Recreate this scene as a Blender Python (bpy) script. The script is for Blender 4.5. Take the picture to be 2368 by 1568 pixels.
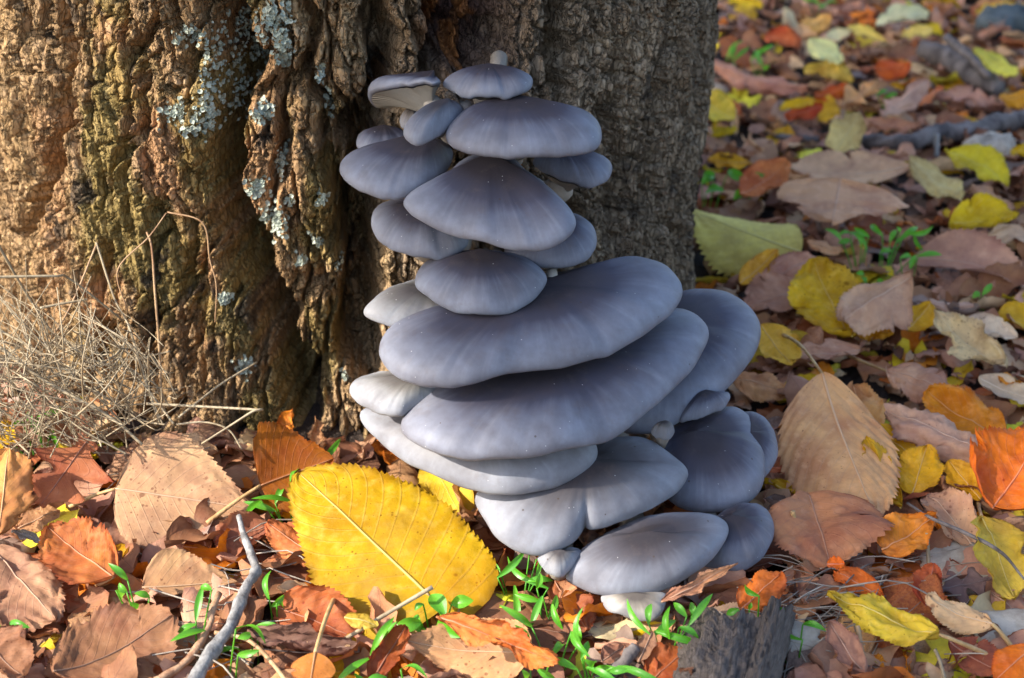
import bpy, math, random
import numpy as np
from mathutils import Vector
R_ = math.radians
rng = np.random.default_rng(7); random.seed(7)
for o in list(bpy.data.objects): bpy.data.objects.remove(o)
scene = bpy.context.scene
COL = scene.collection
# ------------------------------------------------------------------ camera, sky, sun
CAM_H, PITCH, HFOV = 0.48, 25.0, 35.0
cam = bpy.data.cameras.new('camera'); camo = bpy.data.objects.new('camera', cam); COL.objects.link(camo)
camo.location = (0, 0, CAM_H); camo.rotation_euler = (R_(90 - PITCH), 0, 0)
cam.sensor_width = 36; cam.angle = R_(HFOV); cam.clip_start = 0.02; cam.clip_end = 200
cam.dof.use_dof = True; cam.dof.focus_distance = 0.84; cam.dof.aperture_fstop = 11.0
scene.camera = camo
SUN_EL, SUN_A = R_(36), R_(22)          # the sun stands to the left, a little on the camera's side
S = np.array([-math.cos(SUN_EL)*math.cos(SUN_A), -math.cos(SUN_EL)*math.sin(SUN_A), math.sin(SUN_EL)])
world = bpy.data.worlds.new('World'); scene.world = world; world.use_nodes = True
wn = world.node_tree.nodes; wl_ = world.node_tree.links
sky = wn.new('ShaderNodeTexSky'); sky.sky_type = 'NISHITA'; sky.sun_disc = False
sky.dust_density = 2.2; sky.ozone_density = .8; sky.sun_elevation = SUN_EL; sky.sun_rotation = math.atan2(S[0], S[1])
bg = wn['Background']; bg.inputs['Strength'].default_value = 0.15
wl_.new(sky.outputs[0], bg.inputs['Color'])
sun = bpy.data.lights.new('sun', 'SUN'); suno = bpy.data.objects.new('sun', sun); COL.objects.link(suno)
sun.energy = 3.7; sun.angle = R_(0.53); sun.color = (1.0, 0.92, 0.80)
suno.rotation_euler = Vector(S).to_track_quat('Z', 'Y').to_euler()
suno.location = tuple(S * 6)
vs = scene.view_settings
vs.view_transform = 'Standard'; vs.look = 'None'; vs.exposure = 1.42; vs.gamma = 1.0; vs.use_curve_mapping = False
scene.render.resolution_x = 1024; scene.render.resolution_y = 678
# ------------------------------------------------------------------ pixel helpers (D = photograph at 2367 px width)
K = 1024 / 2367.0
FPX = 512 / math.tan(R_(HFOV / 2))
cp, sp = math.cos(R_(PITCH)), math.sin(R_(PITCH))
CAMP = np.array([0, 0, CAM_H])
def ray(d):
    a = (d[0]*K - 512) / FPX; b = (339 - d[1]*K) / FPX
    v = np.array([a, cp + b*sp, -sp + b*cp]); return v / np.linalg.norm(v)
def onz(d, z=0.0):
    r = ray(d); t = (z - CAM_H) / r[2]; return CAMP + r*t
def ony(d, y):
    r = ray(d); return CAMP + r*(y / r[1])
def onplane(d, p, n):
    r = ray(d); t = np.dot(p - CAMP, n) / np.dot(r, n); return CAMP + r*t
def toD(P):
    P = np.asarray(P); f = P[..., 1]*cp - (P[..., 2]-CAM_H)*sp; u = P[..., 1]*sp + (P[..., 2]-CAM_H)*cp
    return (512 + FPX*P[..., 0]/f)/K, (339 - FPX*u/f)/K
def tilt_normal(p, T, roll=0):
    h = np.array([-p[0], -p[1], 0.]); h /= np.linalg.norm(h); s = np.array([-h[1], h[0], 0.])
    n = np.array([0, 0, 1.])*math.cos(R_(T)) + h*math.sin(R_(T))
    n = n*math.cos(R_(roll)) + s*math.sin(R_(roll)); return n/np.linalg.norm(n)
R3 = lambda x, y: (1560.4 + x*.3427, y*.3427)
R4 = lambda x, y: (1560.4 + x*.3427, 520.1 + y*.3427)
R5 = lambda x, y: (1560.4 + x*.3439, 1028.7 + y*.3439)
R7 = lambda x, y: (x*.3428, 520.1 + y*.3428)
R8 = lambda x, y: (x*.4103, 924.6 + y*.4103)
ZA = lambda x, y: (520 + x*.3734, 982.5 + y*.3734)
ZB = lambda x, y: (1098 + x*.3173, 1155.8 + y*.3173)
DD = lambda x, y: (x, y)
# ------------------------------------------------------------------ numpy noise
def _h(ix, iy, seed=0):
    n = (ix.astype(np.int64)*374761393 + iy.astype(np.int64)*668265263 + seed*1442695041) & 0xffffffff
    n = ((n ^ (n >> 13))*1274126177) & 0xffffffff
    n = n ^ (n >> 16); return (n & 0xffffff)/float(0x1000000)
def vnoise(x, y, seed=0):
    x = np.asarray(x, float); y = np.asarray(y, float); ca, sa = math.cos(.6+seed*1.37), math.sin(.6+seed*1.37); x, y = x*ca-y*sa, x*sa+y*ca
    ix, iy = np.floor(x), np.floor(y); fx, fy = x-ix, y-iy
    fx = fx*fx*(3-2*fx); fy = fy*fy*(3-2*fy)
    a = _h(ix, iy, seed); b = _h(ix+1, iy, seed); c = _h(ix, iy+1, seed); d = _h(ix+1, iy+1, seed)
    return (a*(1-fx)+b*fx)*(1-fy) + (c*(1-fx)+d*fx)*fy
def fbm(x, y, seed=0, o=4):
    r = 0; a = .5
    for i in range(o): r = r + a*(vnoise(x, y, seed+i)-.5); x = x*2.03+5.1; y = y*2.03+3.7; a *= .5
    return r
def voro(x, y, seed=0):
    x = np.asarray(x, float); y = np.asarray(y, float)
    ix, iy = np.floor(x), np.floor(y); f1 = np.full(x.shape, 9.); f2 = f1.copy(); cid = np.zeros(x.shape)
    for dx in (-1, 0, 1):
        for dy in (-1, 0, 1):
            cx, cy = ix+dx, iy+dy
            d = np.hypot(cx+_h(cx, cy, seed)-x, cy+_h(cx, cy, seed+1)-y)
            m = d < f1; f2 = np.where(m, f1, np.minimum(f2, d)); cid = np.where(m, _h(cx, cy, seed+2), cid); f1 = np.where(m, d, f1)
    return f1, f2, cid
def sstep(a, b, x): t = np.clip((x-a)/(b-a), 0, 1); return t*t*(3-2*t)
# ------------------------------------------------------------------ mesh helpers
def link(o, parent=None):
    COL.objects.link(o)
    if parent: o.parent = parent
    return o
def mk(name, V, F, mat, parent=None, smooth=True, uv=None, col=None):
    V = np.asarray(V, np.float32); me = bpy.data.meshes.new(name)
    if isinstance(F, np.ndarray):
        k = F.shape[1]; me.vertices.add(len(V)); me.vertices.foreach_set('co', V.ravel())
        me.loops.add(F.size); me.loops.foreach_set('vertex_index', F.ravel().astype(np.int32))
        me.polygons.add(len(F)); me.polygons.foreach_set('loop_start', np.arange(0, F.size, k, dtype=np.int32))
        me.update(calc_edges=True)
    else:
        me.from_pydata([tuple(map(float, v)) for v in V], [], F)
    if uv is not None:
        li = np.empty(len(me.loops), np.int32); me.loops.foreach_get('vertex_index', li)
        l = me.uv_layers.new(name='UVMap'); l.data.foreach_set('uv', np.asarray(uv, np.float32)[li].ravel())
    if col is not None:
        a = me.color_attributes.new('Col', 'FLOAT_COLOR', 'POINT')
        c = np.ones((len(V), 4), np.float32); c[:, :3] = col; a.data.foreach_set('color', c.ravel())
    if smooth: me.polygons.foreach_set('use_smooth', np.ones(len(me.polygons), bool))
    me.materials.append(mat); me.update()
    return link(bpy.data.objects.new(name, me), parent)
def gridF(nr, nc, wrap=False, off=0):
    i, j = np.meshgrid(np.arange(nr-1), np.arange(nc if wrap else nc-1), indexing='ij')
    j2 = (j+1) % nc
    return (np.stack([i*nc+j, i*nc+j2, (i+1)*nc+j2, (i+1)*nc+j], -1).reshape(-1, 4) + off).astype(np.int32)
def empty(name, loc, label, cat, group=None):
    o = bpy.data.objects.new(name, None); o.empty_display_size = .01; o.location = tuple(map(float, loc)); link(o)
    o['label'] = label; o['category'] = cat
    if group: o['group'] = group
    return o
def tag(o, label, cat, group=None):
    o['label'] = label; o['category'] = cat
    if group: o['group'] = group
    return o
def tubeVF(P, rad, n=8, off=0, lump=0., seed=0, cap=True):
    P = np.asarray(P, float); m = len(P); rad = np.broadcast_to(np.asarray(rad, float), (m,))
    T = np.gradient(P, axis=0); T /= np.linalg.norm(T, axis=1)[:, None]+1e-12
    up = np.array([0, 0, 1.]) if abs(T[0][2]) < .9 else np.array([1., 0, 0])
    V = []
    for i in range(m):
        a = np.cross(T[i], up); a /= np.linalg.norm(a)+1e-12; b = np.cross(a, T[i]); up = b
        th = np.arange(n)/n*2*np.pi
        rr = rad[i]*(1+lump*(2*vnoise(np.cos(th)*1.7+9+seed, np.sin(th)*1.7+i*.55, seed)-1))
        V.append(P[i]+np.outer(np.cos(th)*rr, a)+np.outer(np.sin(th)*rr, b))
    V = np.concatenate(V); F = gridF(m, n, True, off).tolist()
    if cap: F += [list(range(off, off+n))[::-1], list(range(off+(m-1)*n, off+m*n))]
    return V, F
def spline(P, n):
    P = np.asarray(P, float); t = np.linspace(0, len(P)-1, n); Q = np.vstack([2*P[0]-P[1], P, 2*P[-1]-P[-2]]); out = []
    for x in t:
        i = min(int(x), len(P)-2); f = x-i; a, b, c, d = Q[i:i+4]
        out.append(.5*(2*b+(c-a)*f+(2*a-5*b+4*c-d)*f*f+(3*b-a-3*c+d)*f**3))
    return np.array(out)
# ------------------------------------------------------------------ materials
class NT:
    def __init__(s, name):
        s.m = bpy.data.materials.new(name); s.m.use_nodes = True; s.t = s.m.node_tree; s.b = s.t.nodes['Principled BSDF']; s.out = s.t.nodes['Material Output']
    def n(s, typ, ins=None, **kw):
        nd = s.t.nodes.new(typ)
        for k, v in kw.items(): setattr(nd, k, v)
        for k, v in (ins or {}).items():
            if isinstance(v, bpy.types.NodeSocket): s.t.links.new(v, nd.inputs[k])
            else: nd.inputs[k].default_value = v
        return nd
    def math(s, op, a, b=0., c=0., clamp=False):
        nd = s.n('ShaderNodeMath', {0: a, 1: b, 2: c}, operation=op); nd.use_clamp = clamp; return nd.outputs[0]
    def mix(s, f, a, b, bt='MIX'):
        nd = s.n('ShaderNodeMix', {0: f}, data_type='RGBA', blend_type=bt)
        for i, v in ((6, a), (7, b)):
            if isinstance(v, bpy.types.NodeSocket): s.t.links.new(v, nd.inputs[i])
            else: nd.inputs[i].default_value = (*v, 1) if len(v) == 3 else v
        return nd.outputs[2]
    def rng(s, v, a, b, c=0., d=1.):
        return s.n('ShaderNodeMapRange', {0: v, 1: a, 2: b, 3: c, 4: d}).outputs[0]
    def noise(s, vec, sc, det=4., rough=.55):
        return s.n('ShaderNodeTexNoise', {'Vector': vec, 'Scale': sc, 'Detail': det, 'Roughness': rough}).outputs[0]
    def set(s, **kw):
        for k, v in kw.items():
            k = k.replace('_', ' ')
            if isinstance(v, bpy.types.NodeSocket): s.t.links.new(v, s.b.inputs[k])
            else: s.b.inputs[k].default_value = v
    def bump(s, h, strength=.3, dist=.002, normal=None):
        ins = {'Height': h, 'Strength': strength, 'Distance': dist}
        if normal is not None: ins['Normal'] = normal
        return s.n('ShaderNodeBump', ins).outputs[0]
def leaf_material(name, attr=False, spots=.5, trans=.25, blush=0.):
    g = NT(name)
    tc = g.n('ShaderNodeTexCoord'); uv = tc.outputs['UV']; ob = tc.outputs['Object']
    info = g.n('ShaderNodeObjectInfo')
    if attr: base = g.n('ShaderNodeAttribute', attribute_name='Col').outputs['Color']; vec = ob
    else:
        base = info.outputs['Color']
        vec = g.n('ShaderNodeVectorMath', {0: ob, 1: info.outputs['Random']}, operation='ADD').outputs[0]
    n1 = g.noise(vec, 38, 4); n2 = g.noise(vec, 160, 5, .65)
    hs = g.n('ShaderNodeHueSaturation', {'Hue': .475, 'Saturation': 1.05, 'Value': .58, 'Color': base}).outputs[0]
    c = g.mix(g.rng(n1, .45, .72, 0, .75), base, hs)
    lt = g.n('ShaderNodeHueSaturation', {'Hue': .505, 'Saturation': .85, 'Value': 1.25, 'Color': base}).outputs[0]
    c = g.mix(g.rng(n2, .5, .75, 0, .45), c, lt)
    sep = g.n('ShaderNodeSeparateXYZ', {0: uv}); t, sv = sep.outputs[0], sep.outputs[1]
    sabs = g.math('ABSOLUTE', g.math('SUBTRACT', sv, .5))           # 0 midrib .. .5 margin
    mid = g.rng(sabs, .006, .016, 1, 0)
    ph = g.math('FRACT', g.math('SUBTRACT', g.math('MULTIPLY', t, 11.), g.math('MULTIPLY', sabs, 7.)))
    lat = g.rng(g.math('ABSOLUTE', g.math('SUBTRACT', ph, .5)), .025, .075, 1, 0)
    vein = g.math('MAXIMUM', mid, g.math('MULTIPLY', lat, .55))
    vcol = g.n('ShaderNodeHueSaturation', {'Hue': .49, 'Saturation': .8, 'Value': .72, 'Color': base}).outputs[0]
    c = g.mix(g.math('MULTIPLY', vein, .45), c, vcol)
    dk = g.n('ShaderNodeHueSaturation', {'Hue': .47, 'Saturation': 1.1, 'Value': .32, 'Color': base}).outputs[0]
    def specks(scale, lo, size, dens):
        v = g.n('ShaderNodeTexVoronoi', {'Vector': vec, 'Scale': scale, 'Randomness': 1.}); k = g.n('ShaderNodeSeparateColor', {0: v.outputs['Color']}).outputs[0]
        thr = g.math('MULTIPLY', g.math('MULTIPLY', g.rng(k, lo, 1., 0, size), g.rng(g.noise(vec, 45, 3), .36, .62, .15, 1.)), dens)
        return g.math('MULTIPLY', g.rng(g.math('SUBTRACT', g.math('ADD', v.outputs['Distance'], g.math('MULTIPLY', g.math('SUBTRACT', n2, .5), .25)), thr), -.08, .04, 1, 0), g.math('GREATER_THAN', thr, .03))
    c = g.mix(g.rng(g.noise(vec, 22, 5, .7), .46, .66, 0, .7), c, g.n('ShaderNodeHueSaturation', {'Hue': .48, 'Saturation': .95, 'Value': .52, 'Color': base}).outputs[0])
    c = g.mix(g.math('MULTIPLY', specks(520., .5, .36, spots*1.4), .7), c, dk)
    c = g.mix(g.math('MULTIPLY', specks(150., .72, .36, spots*.9), .75), c, dk)
    if blush:
        bl = g.math('MULTIPLY', g.rng(t, .02, .55, 1, 0), g.rng(g.math('ADD', g.noise(vec, 26, 3), g.math('MULTIPLY', g.math('SUBTRACT', .5, sv), .35)), .38, .62, 0, blush))
        c = g.mix(bl, c, g.n('ShaderNodeHueSaturation', {'Hue': .455, 'Saturation': 1., 'Value': .72, 'Color': base}).outputs[0])
    edge = g.math('MULTIPLY', g.rng(sabs, .43, .5, 0, 1), g.rng(n1, .4, .65, 0, .7))
    c = g.mix(edge, c, dk)
    bh = g.math('ADD', g.math('MULTIPLY', vein, -.4), g.math('MULTIPLY', n2, .9))
    nb = g.bump(bh, .45, .0012)
    g.set(Base_Color=c, Roughness=.62, Normal=nb); g.b.inputs['Specular IOR Level'].default_value = .2
    tr = g.n('ShaderNodeBsdfTranslucent', {'Color': c, 'Normal': nb})
    ms = g.n('ShaderNodeMixShader', {0: trans, 1: g.b.outputs[0], 2: tr.outputs[0]})
    g.t.links.new(ms.outputs[0], g.out.inputs[0]); return g.m
M = {}
M['leaf'] = leaf_material('dry_leaf'); M['leaf_spotted'] = leaf_material('spotted_leaf', spots=1.1)
M['leaf_fresh'] = leaf_material('yellow_leaf', spots=.8, trans=.3, blush=.42); M['litter'] = leaf_material('litter_leaf', attr=True, trans=.2)
def stalk_material(name, c1, c2, sc=90, rough=.6):
    g = NT(name); ob = g.n('ShaderNodeTexCoord').outputs['Object']
    mp = g.n('ShaderNodeMapping', {0: ob, 'Scale': (1, 1, .35)}).outputs[0]
    n = g.noise(mp, sc, 5, .65); n2 = g.noise(ob, sc*6, 3)
    c = g.mix(g.rng(n, .38, .64), c1, c2); g.set(Base_Color=c, Roughness=rough, Normal=g.bump(g.math('ADD', n, n2), .5, .0008)); return g.m
M['stalk'] = stalk_material('leaf_stalk', (.34, .19, .07), (.52, .36, .17))
g_ = NT('leaf_rib'); g_.set(Base_Color=g_.n('ShaderNodeHueSaturation', {'Saturation': .85, 'Value': .8, 'Color': g_.n('ShaderNodeObjectInfo').outputs['Color']}).outputs[0], Roughness=.6); M['rib'] = g_.m
M['straw'] = stalk_material('dry_straw', (.20, .15, .09), (.42, .34, .22), 60)
M['stub'] = stalk_material('stub_skin', (.11, .095, .08), (.22, .195, .165), 80)
M['straw_grey'] = stalk_material('grey_straw', (.16, .13, .11), (.42, .36, .29), 60)
M['straw_brown'] = stalk_material('brown_straw', (.22, .11, .05), (.48, .32, .17), 60)
M['twig'] = stalk_material('grey_twig', (.12, .115, .115), (.34, .33, .32), 130)
M['twig_brown'] = stalk_material('brown_twig', (.26, .13, .07), (.45, .28, .17), 130)
M['log'] = stalk_material('dark_wood', (.045, .035, .035), (.20, .17, .16), 60, .8)
def wood_material():
    g = NT('weathered_wood'); uv = g.n('ShaderNodeTexCoord').outputs['UV']; mp = g.n('ShaderNodeMapping', {0: uv, 'Scale': (5, 60, 1)}).outputs[0]; mp2 = g.n('ShaderNodeMapping', {0: uv, 'Scale': (1.6, 14, 1)}).outputs[0]
    n = g.noise(mp, 1.3, 6, .7); n2 = g.noise(mp2, 1.5, 4); c = g.mix(g.rng(n, .35, .65), (.05, .036, .03), (.22, .18, .155)); c = g.mix(g.rng(n2, .4, .65, 0, .6), c, (.10, .075, .062))
    g.set(Base_Color=c, Roughness=.85, Normal=g.bump(n, .9, .0025)); return g.m
M['wood'] = wood_material()
M['rock'] = stalk_material('dark_stone', (.035, .05, .055), (.09, .11, .12), 40, .7)
M['flake'] = stalk_material('pale_bark_flake', (.30, .25, .20), (.52, .46, .38), 70, .8)
def green_material():
    g = NT('seedling_green'); ob = g.n('ShaderNodeTexCoord').outputs['Object']; r = g.n('ShaderNodeObjectInfo').outputs['Random']
    n = g.noise(ob, 70, 3); c = g.mix(g.rng(n, .35, .7), (.08, .34, .012), (.17, .48, .03))
    c = g.mix(g.math('MULTIPLY', r, .5), c, (.07, .30, .05))
    g.set(Base_Color=c, Roughness=.38)
    tr = g.n('ShaderNodeBsdfTranslucent', {'Color': g.mix(.4, c, (.25, .6, .02))})
    ms = g.n('ShaderNodeMixShader', {0: .4, 1: g.b.outputs[0], 2: tr.outputs[0]}); g.t.links.new(ms.outputs[0], g.out.inputs[0]); return g.m
M['green'] = green_material()
def cap_material():
    g = NT('mushroom_cap'); tc = g.n('ShaderNodeTexCoord'); uv = tc.outputs['UV']; ob = tc.outputs['Object']
    base = g.n('ShaderNodeObjectInfo').outputs['Color']
    sep = g.n('ShaderNodeSeparateXYZ', {0: uv}); th, rr = sep.outputs[0], sep.outputs[1]
    cv = g.n('ShaderNodeCombineXYZ', {0: g.math('MULTIPLY', th, 62.), 1: g.math('MULTIPLY', rr, 2.0)}).outputs[0]
    st = g.noise(cv, 1., 3, .5); cl = g.noise(ob, 60, 5, .6); cl2 = g.noise(ob, 18, 3, .5)
    pale = g.mix(.62, base, (.34, .365, .43))
    dark = g.mix(.8, base, (.024, .018, .018))
    f = g.math('ADD', rr, g.math('MULTIPLY', g.math('SUBTRACT', cl2, .5), .4)); f = g.math('ADD', f, g.math('MULTIPLY', g.math('SUBTRACT', st, .5), .10))
    c = g.mix(g.rng(f, .34, .80), dark, base); c = g.mix(g.rng(f, .64, 1.0, 0, .92), c, pale)  # natural paler margin, exaggerated with frontal light and shade put into the colour
    sm = g.math('MULTIPLY', g.rng(st, .52, .8, 0, .20), g.rng(rr, .55, .95)); c = g.mix(sm, c, (.46, .48, .52))
    c = g.mix(g.rng(cl, .35, .68, .45, 0), c, (.06, .046, .048)); c = g.mix(g.rng(g.noise(ob, 110, 5, .7), .55, .75, 0, .3), c, (.13, .10, .085))
    v = g.n('ShaderNodeTexVoronoi', {'Vector': ob, 'Scale': 420.}); k = g.n('ShaderNodeSeparateColor', {0: v.outputs['Color']}).outputs[0]
    spk = g.math('MULTIPLY', g.math('LESS_THAN', v.outputs['Distance'], .12), g.math('GREATER_THAN', k, .95))
    c = g.mix(g.math('MULTIPLY', spk, .6), c, (.6, .6, .58))
    v2 = g.n('ShaderNodeTexVoronoi', {'Vector': ob, 'Scale': 170.}); k2 = g.n('ShaderNodeSeparateColor', {0: v2.outputs['Color']}).outputs[0]
    spd = g.math('MULTIPLY', g.math('LESS_THAN', v2.outputs['Distance'], .10), g.math('GREATER_THAN', k2, .93))
    c = g.mix(g.math('MULTIPLY', spd, .7), c, (.06, .04, .03))
    h = g.math('ADD', g.math('MULTIPLY', g.noise(ob, 300, 3), .35), g.math('MULTIPLY', st, .3))
    g.set(Base_Color=c, Roughness=g.rng(cl, .3, .7, .46, .62), Normal=g.bump(h, .12, .0010))
    g.b.inputs['Specular IOR Level'].default_value = .22
    g.b.inputs['Subsurface Weight'].default_value = .12; g.b.inputs['Subsurface Radius'].default_value = (.004, .003, .0025); g.b.inputs['Subsurface Scale'].default_value = 1.
    return g.m
M['cap'] = cap_material()
def gill_material():
    g = NT('mushroom_gills'); uv = g.n('ShaderNodeTexCoord').outputs['UV']; sep = g.n('ShaderNodeSeparateXYZ', {0: uv})
    w = g.math('SINE', g.math('MULTIPLY', sep.outputs[0], 2*math.pi*110)); c = g.mix(g.rng(w, -1, 1), (.25, .225, .19), (.40, .37, .32))
    g.set(Base_Color=c, Roughness=.7, Normal=g.bump(w, .6, .0008)); return g.m
M['gills'] = gill_material()
M['stem'] = stalk_material('mushroom_stem', (.22, .19, .16), (.36, .32, .275), 60, .7)
def bark_material(name='bark'):
    g = NT(name); ob = g.n('ShaderNodeTexCoord').outputs['Object']; base = g.n('ShaderNodeAttribute', attribute_name='Col').outputs['Color']
    mp = g.n('ShaderNodeMapping', {0: ob, 'Scale': (1, 1, .3)}).outputs[0]
    n = g.noise(mp, 420, 6, .7); n2 = g.noise(ob, 120, 5, .6); v = g.n('ShaderNodeTexVoronoi', {'Vector': mp, 'Scale': 260., 'Randomness': 1.}, feature='DISTANCE_TO_EDGE').outputs[0]
    d = g.n('ShaderNodeHueSaturation', {'Value': .55, 'Saturation': 1.0, 'Color': base}).outputs[0]; l = g.n('ShaderNodeHueSaturation', {'Value': 1.4, 'Saturation': .85, 'Color': base}).outputs[0]
    c = g.mix(g.rng(n, .5, .75, 0, .8), base, d); c = g.mix(g.rng(n2, .5, .72, 0, .7), c, l)
    wv = g.n('ShaderNodeVectorMath', {0: ob, 1: g.n('ShaderNodeVectorMath', {0: g.n('ShaderNodeTexNoise', {'Vector': ob, 'Scale': 90., 'Detail': 3.}).outputs['Color'], 'Scale': .009}, operation='SCALE').outputs[0]}, operation='ADD').outputs[0]
    mw = g.n('ShaderNodeMapping', {0: wv, 'Scale': (1, 1, .32)}).outputs[0]
    e1 = g.n('ShaderNodeTexVoronoi', {'Vector': mw, 'Scale': 130., 'Randomness': 1.}, feature='DISTANCE_TO_EDGE').outputs[0]; e2 = g.n('ShaderNodeTexVoronoi', {'Vector': mw, 'Scale': 300., 'Randomness': 1.}, feature='DISTANCE_TO_EDGE').outputs[0]
    nb = g.bump(g.math('ADD', g.math('MULTIPLY', g.rng(e1, 0, .07), 1.), g.math('MULTIPLY', g.rng(e2, 0, .09), .4)), 1., .0035)
    nb = g.bump(n, .8, .0016, nb)
    g.set(Base_Color=c, Roughness=.72, Normal=nb); g.b.inputs['Specular IOR Level'].default_value = .15; return g.m
M['bark'] = bark_material()
def lichen_material():
    g = NT('lichen'); ob = g.n('ShaderNodeTexCoord').outputs['Object']; n = g.noise(ob, 500, 4); n2 = g.noise(ob, 60, 3)
    c = g.mix(g.rng(n, .35, .65), (.22, .25, .20), (.50, .53, .44)); c = g.mix(g.rng(n2, .45, .7, 0, .5), c, (.26, .32, .28))
    g.set(Base_Color=c, Roughness=.85, Normal=g.bump(n, .6, .001)); return g.m
M['lichen'] = lichen_material()
def soil_material():
    g = NT('soil'); ob = g.n('ShaderNodeTexCoord').outputs['Object']; n = g.noise(ob, 60, 6, .65); n2 = g.noise(ob, 400, 4)
    c = g.mix(g.rng(n, .35, .65), (.022, .015, .012), (.065, .042, .03)); g.set(Base_Color=c, Roughness=.95, Normal=g.bump(g.math('ADD', n, n2), .9, .004)); return g.m
M['soil'] = soil_material()
# ------------------------------------------------------------------ ground
TC = np.array([-.12, 1.12]); TR = .26
def ground_h(x, y):
    d = np.hypot(x-TC[0], y-TC[1])-TR
    return .016*np.exp(-np.clip(d, 0, 9)/.05)*sstep(.1, -.1, x) + .008*fbm(x*3, y*3, 5) + .0
gx = np.concatenate([np.linspace(-14, -1.6, 14), np.linspace(-1.5, 2.2, 170), np.linspace(2.4, 16, 14)])
gy = np.concatenate([np.linspace(-12, .1, 12), np.linspace(.15, 3.6, 160), np.linspace(3.8, 26, 16)])
GX, GY = np.meshgrid(gx, gy)
GZ = np.where((np.abs(GX) < 2.3) & (GY > 0) & (GY < 3.7), ground_h(GX, GY)+.004*fbm(GX*40, GY*40, 8), 0)-.006
g_o = mk('ground', np.stack([GX, GY, GZ], -1).reshape(-1, 3), gridF(len(gy), len(gx)), M['soil']); g_o['kind'] = 'structure'
# ------------------------------------------------------------------ tree stump
def rad0(z): return TR - .012 + .014*sstep(0, .25, z) + .012*np.exp(-np.clip(z, 0, 9)/.035)
def cyl(d):                                    # photograph point -> (arc s, z) on the trunk
    r = ray(d); o = CAMP[:2]-TC; a = r[0]**2+r[1]**2; b = o[0]*r[0]+o[1]*r[1]; c = o@o-TR**2; D_ = b*b-a*c
    t = (-b-math.sqrt(max(D_, 0)))/a; P = CAMP+r*t
    return TR*math.atan2(P[0]-TC[0], TC[1]-P[1]), P[2]
FISS = [([(515,-60),(520,0),(535,80),(548,150),(532,230),(515,330),(508,400),(515,470),(530,560),(560,640),(590,720),(600,800)], .052, .0115),
 ([(600,640),(612,720),(628,800),(660,880),(690,960),(720,1040)], .042, .011),
 ([(880,230),(845,330),(838,450),(830,550),(838,650),(832,750),(845,850),(865,930)], .050, .014),
 ([(120,-40),(140,60),(150,150),(130,260),(100,380),(60,480),(20,560)], .020, .006),
 ([(1340,380),(1330,480),(1380,560)], .028, .009), ([(870,-20),(880,80),(890,200),(900,300)], .030, .008),
 ([(1440,100),(1430,250),(1445,360),(1440,560)], .020, .005), ([(700,-30),(720,80),(700,160),(740,250),(760,400),(790,520),(800,640)], .018, .0045),
 ([(1290,-30),(1300,150),(1320,260)], .024, .006), ([(1540,20),(1520,200),(1510,350),(1500,520)], .018, .005),
 ([(330,150),(335,250),(300,340),(285,430),(290,560)], .007, .003), ([(400,-20),(410,60),(440,130),(500,120)], .008, .0025), ([(290,-20),(320,100),(310,200)], .007, .003),
 ([(640,120),(660,220),(650,330),(660,440)], .008, .0035), ([(420,500),(415,620),(400,760),(430,900)], .008, .003), ([(1010,-20),(1020,120),(1000,220)], .016, .006),
 ([(1180,60),(1190,140)], .010, .004), ([(250,560),(220,700),(260,860)], .006, .003), ([(690,560),(740,640),(760,760),(740,900),(780,1000)], .008, .003)]
FISS = [(np.array([cyl(p) for p in spline(pl, len(pl)*4)]), A, w) for pl, A, w in FISS]
HOL = [(cyl((1110, 30)), .024, .044, .045), (cyl((1060, 120)), .012, .012, .016), (cyl((685, 675)), .007, .007, .007)]
def ridge(x, y, seed): return 1-np.abs(2*vnoise(x, y, seed)-1)
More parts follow.
